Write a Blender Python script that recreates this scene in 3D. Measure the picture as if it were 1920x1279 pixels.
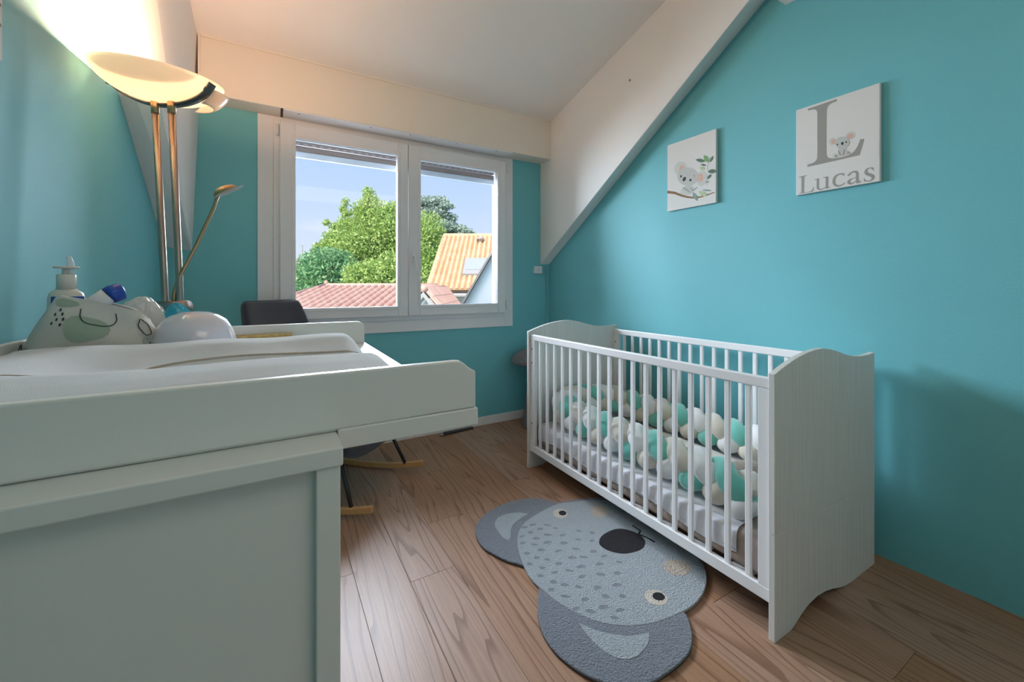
import bpy, bmesh, math, random
import numpy as np
from mathutils import Vector, Matrix

# ------------------------------------------------------------------ clear
for o in list(bpy.data.objects):
    bpy.data.objects.remove(o, do_unlink=True)
scene = bpy.context.scene
COL = scene.collection
random.seed(7)
RNG = np.random.default_rng(7)

# ------------------------------------------------------------------ camera
YAW = math.radians(30.07)
EYE = 1.12
cam_data = bpy.data.cameras.new('camera')
cam = bpy.data.objects.new('camera', cam_data)
COL.objects.link(cam)
cam.location = (0, 0, EYE)
cam.rotation_euler = (math.radians(90), 0, -YAW)
cam_data.sensor_width = 36.0
cam_data.lens = 767.7 / 1920 * 36.0
cam_data.shift_y = -(639.5 - 539.1) / 1920
cam_data.clip_start = 0.02
cam_data.clip_end = 400
scene.camera = cam
FW = Vector((math.sin(YAW), math.cos(YAW), 0))
RT = Vector((math.cos(YAW), -math.sin(YAW), 0))

# ------------------------------------------------------------------ view
vs = scene.view_settings
vs.view_transform = 'Standard'
vs.look = 'None'
vs.gamma = 1.0
vs.exposure = 0.0
vs.use_curve_mapping = False

# ------------------------------------------------------------------ world (summer sky with thin haze and a few clouds)
world = bpy.data.worlds.new('sky')
scene.world = world
world.use_nodes = True
wn = world.node_tree
for n in list(wn.nodes):
    wn.nodes.remove(n)
w_out = wn.nodes.new('ShaderNodeOutputWorld')
w_bg = wn.nodes.new('ShaderNodeBackground')
w_tc = wn.nodes.new('ShaderNodeTexCoord')
w_sep = wn.nodes.new('ShaderNodeSeparateXYZ')
w_ramp = wn.nodes.new('ShaderNodeValToRGB')
w_ramp.color_ramp.elements[0].position = 0.0
w_ramp.color_ramp.elements[0].color = (0.80, 0.86, 1.0, 1)
w_ramp.color_ramp.elements[1].position = 0.9
w_ramp.color_ramp.elements[1].color = (0.16, 0.34, 0.80, 1)
e = w_ramp.color_ramp.elements.new(0.28)
e.color = (0.50, 0.68, 1.0, 1)
w_map = wn.nodes.new('ShaderNodeMapping')
w_map.inputs['Scale'].default_value = (1.0, 1.0, 2.6)
w_map.inputs['Location'].default_value = (0.25, 0.1, 0.3)
w_noise = wn.nodes.new('ShaderNodeTexNoise')
w_noise.inputs['Scale'].default_value = 3.4
w_noise.inputs['Detail'].default_value = 6
w_cr = wn.nodes.new('ShaderNodeValToRGB')
w_cr.color_ramp.elements[0].position = 0.56
w_cr.color_ramp.elements[0].color = (0, 0, 0, 1)
w_cr.color_ramp.elements[1].position = 0.72
w_cr.color_ramp.elements[1].color = (0.8, 0.8, 0.8, 1)
w_mix = wn.nodes.new('ShaderNodeMixRGB')
w_mix.inputs[2].default_value = (0.95, 0.95, 0.98, 1)
wn.links.new(w_tc.outputs['Generated'], w_sep.inputs[0])
wn.links.new(w_sep.outputs['Z'], w_ramp.inputs[0])
wn.links.new(w_tc.outputs['Generated'], w_map.inputs[0])
wn.links.new(w_map.outputs[0], w_noise.inputs['Vector'])
wn.links.new(w_noise.outputs[0], w_cr.inputs[0])
wn.links.new(w_cr.outputs[0], w_mix.inputs[0])
wn.links.new(w_ramp.outputs[0], w_mix.inputs[1])
wn.links.new(w_mix.outputs[0], w_bg.inputs[0])
w_bg.inputs[1].default_value = 1.08
wn.links.new(w_bg.outputs[0], w_out.inputs[0])

# ------------------------------------------------------------------ sun, behind the house: lights roofs and trees outside
sun_d = bpy.data.lights.new('sun', 'SUN')
sun_d.energy = 7.2
sun_d.angle = math.radians(0.6)
sun_d.color = (1.0, 0.94, 0.84)
sun = bpy.data.objects.new('sun', sun_d)
COL.objects.link(sun)
sun.rotation_euler = (math.radians(50), 0, math.radians(-58))     # shines towards +X +Y and down

# ------------------------------------------------------------------ daylight coming in through the window, plus an added room fill
def area(name, loc, rot, sx, sy, power, color):
    d = bpy.data.lights.new(name, 'AREA')
    d.shape = 'RECTANGLE'
    d.size = sx
    d.size_y = sy
    d.energy = power
    d.color = color
    o = bpy.data.objects.new(name, d)
    COL.objects.link(o)
    o.location = loc
    o.rotation_euler = rot
    return o
window_light = area('window_daylight', (0.05, 3.95, 2.42), (math.radians(-90), 0, math.radians(28)), 2.5, 1.7, 660, (0.77, 0.85, 1.0))
fill_light = area('added_room_fill', (0.9, -0.55, 2.46), (0, 0, 0), 1.3, 1.0, 8.5, (1.0, 0.87, 0.70))  # added fill below the ceiling behind the camera, no fixture there

# ------------------------------------------------------------------ helpers: meshes
class MB:
    def __init__(s):
        s.v = []
        s.f = []
    def add(s, verts, faces):
        b = len(s.v)
        s.v += [tuple(p) for p in verts]
        s.f += [tuple(b + i for i in f) for f in faces]
        return s
    def box(s, x0, x1, y0, y1, z0, z1):
        return s.add([(x0,y0,z0),(x1,y0,z0),(x1,y1,z0),(x0,y1,z0),(x0,y0,z1),(x1,y0,z1),(x1,y1,z1),(x0,y1,z1)],
                     [(0,3,2,1),(4,5,6,7),(0,1,5,4),(1,2,6,5),(2,3,7,6),(3,0,4,7)])
    def prism(s, poly, fa, fb):
        """poly: 2-D points; fa, fb map a 2-D point to the two end planes"""
        n = len(poly)
        v = [fa(p) for p in poly] + [fb(p) for p in poly]
        f = [tuple(range(n - 1, -1, -1)), tuple(range(n, 2 * n))]
        f += [(i, (i + 1) % n, n + (i + 1) % n, n + i) for i in range(n)]
        return s.add(v, f)
    def tube(s, pts, rad, n=10, cap=True):
        pts = [Vector(p) for p in pts]
        m = len(pts)
        rr = rad if isinstance(rad, (list, tuple)) else [rad] * m
        ref = None
        verts = []
        for i, p in enumerate(pts):
            t = (pts[min(i + 1, m - 1)] - pts[max(i - 1, 0)]).normalized()
            if ref is None:
                ref = Vector((0, 0, 1)) if abs(t.z) < 0.9 else Vector((1, 0, 0))
            a = (ref - t * ref.dot(t)).normalized()
            b = t.cross(a)
            ref = a
            for k in range(n):
                w = 2 * math.pi * k / n
                verts.append(p + (a * math.cos(w) + b * math.sin(w)) * rr[i])
        faces = []
        for i in range(m - 1):
            for k in range(n):
                k2 = (k + 1) % n
                faces.append((i * n + k, i * n + k2, (i + 1) * n + k2, (i + 1) * n + k))
        if cap:
            faces.append(tuple(range(n - 1, -1, -1)))
            faces.append(tuple((m - 1) * n + k for k in range(n)))
        return s.add(verts, faces)
    def lathe(s, prof, c=(0, 0, 0), n=28, sx=1.0, sy=1.0):
        verts = []
        for r, z in prof:
            for k in range(n):
                w = 2 * math.pi * k / n
                verts.append((c[0] + r * sx * math.cos(w), c[1] + r * sy * math.sin(w), c[2] + z))
        faces = []
        for i in range(len(prof) - 1):
            for k in range(n):
                k2 = (k + 1) % n
                faces.append((i * n + k, i * n + k2, (i + 1) * n + k2, (i + 1) * n + k))
        if prof[0][0] > 1e-6:
            faces.append(tuple(range(n - 1, -1, -1)))
        if prof[-1][0] > 1e-6:
            faces.append(tuple((len(prof) - 1) * n + k for k in range(n)))
        return s.add(verts, faces)
    def grid(s, nu, nv, fn, close_u=False):
        verts = [fn(i / (nu if close_u else nu - 1), j / (nv - 1)) for j in range(nv) for i in range(nu)]
        faces = []
        for j in range(nv - 1):
            for i in range(nu if close_u else nu - 1):
                i2 = (i + 1) % nu
                faces.append((j * nu + i, j * nu + i2, (j + 1) * nu + i2, (j + 1) * nu + i))
        return s.add(verts, faces)
    def mesh(s, name):
        me = bpy.data.meshes.new(name)
        me.from_pydata([tuple(p) for p in s.v], [], s.f)
        me.update()
        return me
    def build(s, name, mat=None, parent=None, smooth=False, bevel=0.0, loc=None, seg=2, angle=35):
        me = s.mesh(name)
        bm = bmesh.new()
        bm.from_mesh(me)
        bmesh.ops.recalc_face_normals(bm, faces=bm.faces)
        bm.to_mesh(me)
        bm.free()
        return put(name, me, mat, parent, smooth, bevel, loc, seg, angle)

def put(name, me, mat=None, parent=None, smooth=False, bevel=0.0, loc=None, seg=2, angle=35):
    o = bpy.data.objects.new(name, me)
    COL.objects.link(o)
    if mat is not None:
        me.materials.clear()
        me.materials.append(mat)
    if smooth:
        for p in me.polygons:
            p.use_smooth = True
    if bevel > 0:
        b = o.modifiers.new('bevel', 'BEVEL')
        b.width = bevel
        b.segments = seg
        b.limit_method = 'ANGLE'
        b.angle_limit = math.radians(angle)
    if loc is not None:
        o.location = loc
    if parent is not None:
        attach(o, parent)
    return o

def attach(o, parent):
    """parent o, keeping its world placement (parents are only translated / rotated about z)"""
    m = parent_world(parent).inverted()
    o.parent = parent
    o.matrix_parent_inverse = m

def parent_world(p):
    w = Matrix.Translation(p.location) @ p.rotation_euler.to_matrix().to_4x4()
    if p.parent is not None:
        w = parent_world(p.parent) @ p.matrix_parent_inverse @ w
    return w

def thing(name, label, cat, loc=(0, 0, 0), group=None):
    o = bpy.data.objects.new(name, None)
    COL.objects.link(o)
    o.empty_display_size = 0.05
    o.location = loc
    tag(o, label, cat, group)
    return o

def tag(o, label=None, cat=None, group=None, kind=None):
    if label: o['label'] = label
    if cat: o['category'] = cat
    if group: o['group'] = group
    if kind: o['kind'] = kind
    return o

def struct(o, label=None):
    o['kind'] = 'structure'
    if label: o['label'] = label
    return o

def smooth_poly(pts, sub=4, corner=60):
    """Catmull-Rom closed outline; sharp corners are kept"""
    n = len(pts)
    out = []
    P = [Vector((p[0], p[1])) for p in pts]
    def is_corner(i):
        a = P[i] - P[i - 1]
        b = P[(i + 1) % n] - P[i]
        if a.length < 1e-9 or b.length < 1e-9: return True
        return math.degrees(a.angle(b)) > corner
    cor = [is_corner(i) for i in range(n)]
    for i in range(n):
        p1, p2 = P[i], P[(i + 1) % n]
        p0 = P[i - 1] if not cor[i] else p1
        p3 = P[(i + 2) % n] if not cor[(i + 1) % n] else p2
        for k in range(sub):
            t = k / sub
            q = 0.5 * ((2 * p1) + (p2 - p0) * t + (2 * p0 - 5 * p1 + 4 * p2 - p3) * t * t + (3 * p1 - p0 - 3 * p2 + p3) * t ** 3)
            out.append((q.x, q.y))
    return out

def interp(x, xs, ys):
    return float(np.interp(x, xs, ys))

# ------------------------------------------------------------------ helpers: materials
def new_mat(name):
    m = bpy.data.materials.new(name)
    m.use_nodes = True
    nt = m.node_tree
    bs = nt.nodes['Principled BSDF']
    return m, nt, bs

def mat(name, col, rough=0.5, metal=0.0, var=0.06, scale=12, bump=0.0, bscale=200, spec=0.5, coat=0.0, stretch=(1, 1, 1), sheen=0.0, sub=0.0):
    """plain procedural surface: base colour with a little noise in tone, optional fine relief"""
    m, nt, bs = new_mat(name)
    L = nt.links
    tc = nt.nodes.new('ShaderNodeTexCoord')
    mp = nt.nodes.new('ShaderNodeMapping')
    mp.inputs['Scale'].default_value = stretch
    L.new(tc.outputs['Object'], mp.inputs[0])
    nz = nt.nodes.new('ShaderNodeTexNoise')
    nz.inputs['Scale'].default_value = scale
    nz.inputs['Detail'].default_value = 4
    L.new(mp.outputs[0], nz.inputs['Vector'])
    mx = nt.nodes.new('ShaderNodeMixRGB')
    mx.inputs[1].default_value = tuple(c * (1 - var) for c in col) + (1,)
    mx.inputs[2].default_value = tuple(min(1, c * (1 + var)) for c in col) + (1,)
    L.new(nz.outputs[0], mx.inputs[0])
    L.new(mx.outputs[0], bs.inputs['Base Color'])
    bs.inputs['Roughness'].default_value = rough
    bs.inputs['Metallic'].default_value = metal
    bs.inputs['Specular IOR Level'].default_value = spec
    bs.inputs['Coat Weight'].default_value = coat
    if sheen:
        bs.inputs['Sheen Weight'].default_value = sheen
    if bump > 0:
        n2 = nt.nodes.new('ShaderNodeTexNoise')
        n2.inputs['Scale'].default_value = bscale
        n2.inputs['Detail'].default_value = 3
        L.new(mp.outputs[0], n2.inputs['Vector'])
        bp = nt.nodes.new('ShaderNodeBump')
        bp.inputs['Strength'].default_value = bump
        bp.inputs['Distance'].default_value = 0.004 if bump < 0.9 else 0.010
        L.new(n2.outputs[0], bp.inputs['Height'])
        L.new(bp.outputs[0], bs.inputs['Normal'])
    return m

def wood_floor():
    m, nt, bs = new_mat('oak_plank')
    L = nt.links
    N = nt.nodes.new
    tc = N('ShaderNodeTexCoord')
    oi = N('ShaderNodeObjectInfo')
    mul = N('ShaderNodeVectorMath'); mul.operation = 'SCALE'
    mul.inputs[0].default_value = (13.0, 7.0, 5.0)
    L.new(oi.outputs['Random'], mul.inputs['Scale'])
    add = N('ShaderNodeVectorMath'); add.operation = 'ADD'
    L.new(tc.outputs['Object'], add.inputs[0]); L.new(mul.outputs[0], add.inputs[1])
    # cathedral figure: contour lines of a noise stretched along the plank
    mp = N('ShaderNodeMapping'); mp.inputs['Scale'].default_value = (5.6, 0.42, 1)
    L.new(add.outputs[0], mp.inputs[0])
    nz = N('ShaderNodeTexNoise'); nz.inputs['Scale'].default_value = 1.0; nz.inputs['Detail'].default_value = 3.0; nz.inputs['Roughness'].default_value = 0.30; nz.inputs['Distortion'].default_value = 0.25
    L.new(mp.outputs[0], nz.inputs['Vector'])
    k = N('ShaderNodeMath'); k.operation = 'MULTIPLY'; k.inputs[1].default_value = 19.0
    L.new(nz.outputs[0], k.inputs[0])
    fr = N('ShaderNodeMath'); fr.operation = 'FRACT'
    L.new(k.outputs[0], fr.inputs[0])
    r1 = N('ShaderNodeValToRGB')
    r1.color_ramp.elements[0].position = 0.0; r1.color_ramp.elements[0].color = (1, 1, 1, 1)
    r1.color_ramp.elements[1].position = 1.0; r1.color_ramp.elements[1].color = (0.1, 0.1, 0.1, 1)
    e2 = r1.color_ramp.elements.new(0.72); e2.color = (0.95, 0.95, 0.95, 1)
    e3 = r1.color_ramp.elements.new(0.93); e3.color = (0.0, 0.0, 0.0, 1)
    L.new(fr.outputs[0], r1.inputs[0])
    # fine pores
    mp2 = N('ShaderNodeMapping'); mp2.inputs['Scale'].default_value = (160, 5, 1)
    L.new(add.outputs[0], mp2.inputs[0])
    n2 = N('ShaderNodeTexNoise'); n2.inputs['Scale'].default_value = 1.0; n2.inputs['Detail'].default_value = 4
    L.new(mp2.outputs[0], n2.inputs['Vector'])
    r2 = N('ShaderNodeValToRGB')
    r2.color_ramp.elements[0].position = 0.35; r2.color_ramp.elements[0].color = (0.35, 0.35, 0.35, 1)
    r2.color_ramp.elements[1].position = 0.6; r2.color_ramp.elements[1].color = (1, 1, 1, 1)
    L.new(n2.outputs[0], r2.inputs[0])
    g = N('ShaderNodeMixRGB'); g.blend_type = 'MULTIPLY'; g.inputs[0].default_value = 0.55
    L.new(r1.outputs[0], g.inputs[1]); L.new(r2.outputs[0], g.inputs[2])
    # plank tone
    tone = N('ShaderNodeValToRGB')
    tone.color_ramp.elements[0].color = (0.355, 0.195, 0.108, 1)
    tone.color_ramp.elements[1].color = (0.395, 0.255, 0.185, 1)
    L.new(oi.outputs['Random'], tone.inputs[0])
    dark = N('ShaderNodeMixRGB'); dark.blend_type = 'MULTIPLY'; dark.inputs[0].default_value = 1.0
    dark.inputs[2].default_value = (0.58, 0.51, 0.47, 1)
    L.new(tone.outputs[0], dark.inputs[1])
    mx = N('ShaderNodeMixRGB')
    L.new(g.outputs[0], mx.inputs[0]); L.new(dark.outputs[0], mx.inputs[1]); L.new(tone.outputs[0], mx.inputs[2])
    L.new(mx.outputs[0], bs.inputs['Base Color'])
    bs.inputs['Roughness'].default_value = 0.40
    bs.inputs['Specular IOR Level'].default_value = 0.38
    bp = N('ShaderNodeBump'); bp.inputs['Strength'].default_value = 0.10; bp.inputs['Distance'].default_value = 0.002
    L.new(g.outputs[0], bp.inputs['Height']); L.new(bp.outputs[0], bs.inputs['Normal'])
    return m

def grain_white(name, c0, c1, scale=(120, 120, 3), rough=0.5):
    """pale lacquered board with fine vertical grain"""
    m, nt, bs = new_mat(name)
    L = nt.links
    N = nt.nodes.new
    tc = N('ShaderNodeTexCoord')
    mp = N('ShaderNodeMapping'); mp.inputs['Scale'].default_value = scale
    L.new(tc.outputs['Object'], mp.inputs[0])
    nz = N('ShaderNodeTexNoise'); nz.inputs['Scale'].default_value = 1.0; nz.inputs['Detail'].default_value = 5
    L.new(mp.outputs[0], nz.inputs['Vector'])
    r = N('ShaderNodeValToRGB')
    r.color_ramp.elements[0].position = 0.35; r.color_ramp.elements[0].color = c0 + (1,)
    r.color_ramp.elements[1].position = 0.62; r.color_ramp.elements[1].color = c1 + (1,)
    L.new(nz.outputs[0], r.inputs[0]); L.new(r.outputs[0], bs.inputs['Base Color'])
    bs.inputs['Roughness'].default_value = rough
    return m

def glass_pane():
    m, nt, bs = new_mat('window_glass')
    nt.nodes.remove(bs)
    N = nt.nodes.new
    out = nt.nodes['Material Output']
    tr = N('ShaderNodeBsdfTransparent'); tr.inputs[0].default_value = (0.97, 0.985, 0.98, 1)
    gl = N('ShaderNodeBsdfGlossy'); gl.inputs['Roughness'].default_value = 0.02
    fr = N('ShaderNodeFresnel'); fr.inputs[0].default_value = 1.35
    mx = N('ShaderNodeMixShader')
    nt.links.new(fr.outputs[0], mx.inputs[0]); nt.links.new(tr.outputs[0], mx.inputs[1]); nt.links.new(gl.outputs[0], mx.inputs[2])
    nt.links.new(mx.outputs[0], out.inputs[0])
    return m

def film(name, col, alpha):
    """thin crumpled plastic film: partly see-through"""
    m, nt, bs = new_mat(name)
    N = nt.nodes.new
    out = nt.nodes['Material Output']
    bs.inputs['Base Color'].default_value = col + (1,)
    bs.inputs['Roughness'].default_value = 0.15
    tr = N('ShaderNodeBsdfTransparent')
    mx = N('ShaderNodeMixShader'); mx.inputs[0].default_value = alpha
    nt.links.new(tr.outputs[0], mx.inputs[1]); nt.links.new(bs.outputs[0], mx.inputs[2])
    nt.links.new(mx.outputs[0], out.inputs[0])
    return m

def lamp_glass():
    m, nt, bs = new_mat('frosted_lamp_glass')
    N = nt.nodes.new
    out = nt.nodes['Material Output']
    nt.nodes.remove(bs)
    tl = N('ShaderNodeBsdfTranslucent'); tl.inputs[0].default_value = (0.95, 0.90, 0.82, 1)
    df = N('ShaderNodeBsdfDiffuse'); df.inputs[0].default_value = (0.9, 0.86, 0.78, 1)
    gl = N('ShaderNodeBsdfGlossy'); gl.inputs['Roughness'].default_value = 0.15
    m1 = N('ShaderNodeMixShader'); m1.inputs[0].default_value = 0.55
    m2 = N('ShaderNodeMixShader'); m2.inputs[0].default_value = 0.05
    nt.links.new(tl.outputs[0], m1.inputs[1]); nt.links.new(df.outputs[0], m1.inputs[2])
    nt.links.new(m1.outputs[0], m2.inputs[1]); nt.links.new(gl.outputs[0], m2.inputs[2])
    nt.links.new(m2.outputs[0], out.inputs[0])
    return m

def leaf_mat(name, c0, c1, c2):
    m, nt, bs = new_mat(name)
    N = nt.nodes.new
    out = nt.nodes['Material Output']
    ge = N('ShaderNodeNewGeometry')
    r = N('ShaderNodeValToRGB')
    r.color_ramp.elements[0].color = c0 + (1,)
    r.color_ramp.elements[1].color = c2 + (1,)
    e = r.color_ramp.elements.new(0.5); e.color = c1 + (1,)
    nt.links.new(ge.outputs['Random Per Island'], r.inputs[0])
    nt.links.new(r.outputs[0], bs.inputs['Base Color'])
    bs.inputs['Roughness'].default_value = 0.6
    tl = N('ShaderNodeBsdfTranslucent')
    nt.links.new(r.outputs[0], tl.inputs[0])
    mx = N('ShaderNodeMixShader'); mx.inputs[0].default_value = 0.35
    nt.links.new(bs.outputs[0], mx.inputs[1]); nt.links.new(tl.outputs[0], mx.inputs[2])
    nt.links.new(mx.outputs[0], out.inputs[0])
    return m

def tile_mat(name, c0, c1):
    m, nt, bs = new_mat(name)
    N = nt.nodes.new
    ge = N('ShaderNodeNewGeometry')
    r = N('ShaderNodeValToRGB')
    r.color_ramp.elements[0].color = c0 + (1,)
    r.color_ramp.elements[1].color = c1 + (1,)
    nt.links.new(ge.outputs['Random Per Island'], r.inputs[0])
    nt.links.new(r.outputs[0], bs.inputs['Base Color'])
    bs.inputs['Roughness'].default_value = 0.8
    return m

M = dict(
    turq=mat('turquoise_paint', (0.158, 0.505, 0.56), 0.6, var=0.03, scale=3, bump=0.22, bscale=240, stretch=(1, 1, 2.2)),
    white_paint=mat('white_ceiling_paint', (0.84, 0.825, 0.80), 0.75, var=0.02, scale=3, bump=0.06, bscale=160),
    cream=mat('cream_board', (0.80, 0.755, 0.67), 0.6, var=0.015, scale=4),
    pvc=mat('white_window_pvc', (0.80, 0.80, 0.82), 0.35, var=0.015, scale=5, coat=0.1),
    base_white=mat('white_baseboard', (0.80, 0.79, 0.78), 0.45, var=0.03),
    lacquer=mat('white_furniture_lacquer', (0.80, 0.80, 0.77), 0.38, var=0.012, scale=3, coat=0.08),
    crib_white=mat('white_crib_lacquer', (0.84, 0.83, 0.83), 0.35, var=0.02, coat=0.1),
    crib_grain=grain_white('whitewashed_crib_panel', (0.64, 0.64, 0.61), (0.72, 0.715, 0.68)),
    floor=wood_floor(),
    subfloor=mat('dark_subfloor', (0.06, 0.045, 0.035), 0.9),
    black=mat('black_metal', (0.012, 0.014, 0.018), 0.45, var=0.1),
    dark_gap=mat('dark_rubber_seal', (0.03, 0.03, 0.035), 0.7),
    steel=mat('brushed_nickel', (0.36, 0.31, 0.27), 0.34, metal=1.0, var=0.08, scale=40, stretch=(1, 1, .05)),
    brass=mat('brushed_brass', (0.42, 0.30, 0.17), 0.36, metal=1.0, var=0.08, scale=40),
    strap=mat('grey_metal_strap', (0.13, 0.14, 0.14), 0.45, metal=0.6),
    lampglass=lamp_glass(),
    glass=glass_pane(),
    shutter=mat('brown_shutter_slat', (0.13, 0.095, 0.085), 0.55, var=0.08),
    alu=mat('pale_aluminium', (0.30, 0.33, 0.37), 0.5, var=0.03),
    denim=mat('charcoal_woven_fabric', (0.030, 0.034, 0.048), 0.9, var=0.35, scale=220, bump=0.5, bscale=600, sheen=0.25),
    beech=mat('varnished_beech', (0.58, 0.33, 0.13), 0.4, var=0.2, scale=14, stretch=(1, 1, 6), coat=0.2),
    felt=mat('grey_knitted_felt', (0.16, 0.165, 0.18), 0.95, var=0.5, scale=90, bump=1.0, bscale=150, sheen=0.3),
    pad=mat('white_towelling', (0.70, 0.71, 0.74), 0.95, var=0.03, scale=30, bump=0.35, bscale=700, sheen=0.3),
    piping=mat('tan_piping_cord', (0.50, 0.42, 0.34), 0.9, var=0.2, scale=120, bump=0.6, bscale=300),
    basket=mat('cream_cotton', (0.66, 0.65, 0.60), 0.9, var=0.05, scale=9, bump=0.3, bscale=350),
    sage=mat('sage_green_print', (0.36, 0.45, 0.35), 0.9),
    sage_grey=mat('grey_green_print', (0.40, 0.45, 0.42), 0.9),
    ink=mat('black_ink_print', (0.05, 0.055, 0.06), 0.9),
    dome=mat('glossy_white_plastic', (0.74, 0.71, 0.78), 0.12, var=0.01, coat=0.5),
    bottle=mat('cream_bottle_plastic', (0.74, 0.70, 0.62), 0.3, var=0.02),
    clear=film('clear_nozzle_plastic', (0.80, 0.86, 0.90), 0.55),
    blue=mat('royal_blue_plastic', (0.015, 0.075, 0.42), 0.3),
    film_clear=film('clear_plastic_film', (0.82, 0.80, 0.75), 0.7),
    film_blue=mat('cyan_printed_film', (0.04, 0.38, 0.52), 0.2, var=0.3, scale=30),
    board_green=mat('green_board_book', (0.16, 0.45, 0.10), 0.5, var=0.3, scale=30),
    board_yellow=mat('yellow_board_page', (0.50, 0.36, 0.13), 0.6, var=0.7, scale=60),
    sheet=mat('white_satin', (0.78, 0.77, 0.81), 0.45, var=0.02, sheen=0.3),
    beige=mat('taupe_cotton_sheet', (0.42, 0.33, 0.28), 0.85, var=0.04, bump=0.15, bscale=500),
    mat_cream=mat('cream_quilted_cotton', (0.74, 0.71, 0.65), 0.9, var=0.05, bump=0.2, bscale=300),
    mat_grey=mat('grey_animal_print', (0.50, 0.51, 0.50), 0.9, var=0.15, scale=60),
    mint=mat('mint_velour', (0.16, 0.55, 0.46), 0.75, var=0.05, sheen=0.6),
    bwhite=mat('white_velour', (0.82, 0.81, 0.80), 0.75, var=0.03, sheen=0.5),
    bcream=mat('cream_velour', (0.70, 0.64, 0.54), 0.75, var=0.04, sheen=0.5),
    plush=mat('beige_plush', (0.46, 0.36, 0.29), 0.95, var=0.3, scale=120, bump=1.0, bscale=220, sheen=0.4),
    rug_dark=mat('slate_grey_wool', (0.17, 0.19, 0.225), 1.0, var=0.22, scale=120, bump=1.0, bscale=190, sheen=0.3),
    rug_mid=mat('pale_grey_wool', (0.335, 0.38, 0.405), 1.0, var=0.18, scale=120, bump=1.0, bscale=190, sheen=0.3),
    rug_spot=mat('mid_grey_wool', (0.20, 0.22, 0.25), 1.0, var=0.18, scale=120, bump=1.0, bscale=190, sheen=0.3),
    rug_cream=mat('cream_wool', (0.62, 0.56, 0.48), 1.0, var=0.15, scale=120, bump=1.0, bscale=190),
    rug_tan=mat('tan_wool', (0.50, 0.43, 0.35), 1.0, var=0.15, scale=120, bump=1.0, bscale=190),
    rug_black=mat('black_wool', (0.018, 0.017, 0.02), 1.0, var=0.3, scale=120, bump=1.0, bscale=190),
    rug_edge=mat('brown_rug_edge', (0.13, 0.10, 0.08), 1.0, var=0.3, scale=90, bump=1.0, bscale=300),
    canvas=mat('white_canvas', (0.76, 0.74, 0.71), 0.8, var=0.015, bump=0.12, bscale=900),
    letter=mat('warm_grey_print', (0.335, 0.325, 0.295), 0.8, var=0.02),
    socket=mat('white_socket_plastic', (0.80, 0.80, 0.82), 0.35),
    screw=mat('dull_screw_metal', (0.35, 0.36, 0.37), 0.4, metal=0.8),
    plaster_far=mat('white_render', (0.80, 0.78, 0.74), 0.9, var=0.04),
    cladding=mat('lilac_grey_cladding', (0.40, 0.32, 0.31), 0.8, var=0.05),
    verge=mat('brown_verge_board', (0.17, 0.11, 0.09), 0.7),
    gutter=mat('zinc_gutter', (0.40, 0.38, 0.38), 0.5),
    tile_pink=tile_mat('salmon_roof_tile', (0.60, 0.34, 0.27), (0.68, 0.42, 0.34)),
    tile_orange=tile_mat('orange_roof_tile', (0.68, 0.42, 0.24), (0.76, 0.51, 0.32)),
    roof_under=mat('dark_roof_underlay', (0.20, 0.10, 0.07), 0.9),
    skylight=mat('skylight_glass', (0.40, 0.42, 0.47), 0.2),
    bark=mat('grey_brown_bark', (0.16, 0.12, 0.09), 0.9, var=0.3, scale=20),
    leaf_light=leaf_mat('light_green_leaves', (0.24, 0.40, 0.10), (0.46, 0.62, 0.18), (0.70, 0.80, 0.32)),
    leaf_dark=leaf_mat('deep_green_leaves', (0.10, 0.30, 0.14), (0.24, 0.48, 0.24), (0.45, 0.64, 0.32)),
    leaf_cedar=leaf_mat('blue_green_needles', (0.32, 0.42, 0.36), (0.46, 0.55, 0.48), (0.60, 0.68, 0.60)),
    grass=mat('garden_grass', (0.12, 0.22, 0.05), 0.95, var=0.3, scale=2),
)
PRINT = dict(
    g1=mat('pale_sage_print', (0.62, 0.63, 0.58), 0.8, var=0.06, scale=60),
    g2=mat('light_grey_print', (0.55, 0.56, 0.53), 0.8, var=0.08, scale=60),
    g3=mat('mid_grey_print', (0.32, 0.33, 0.31), 0.8, var=0.1, scale=60),
    pink=mat('coral_pink_print', (0.68, 0.45, 0.36), 0.8, var=0.12, scale=60),
    pinkpale=mat('pale_pink_print', (0.62, 0.53, 0.48), 0.8, var=0.06, scale=60),
    dark=mat('charcoal_print', (0.035, 0.035, 0.035), 0.7),
    brown=mat('brown_branch_print', (0.27, 0.155, 0.07), 0.8, var=0.4, scale=70),
    green=mat('leaf_green_print', (0.22, 0.42, 0.17), 0.8, var=0.2, scale=60),
    dgreen=mat('dark_leaf_print', (0.12, 0.20, 0.14), 0.8, var=0.2, scale=60),
    lgreen=mat('pale_leaf_print', (0.48, 0.58, 0.36), 0.8, var=0.1, scale=60),
    teal=mat('teal_leaf_print', (0.24, 0.36, 0.31), 0.8, var=0.2, scale=60),
)
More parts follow.
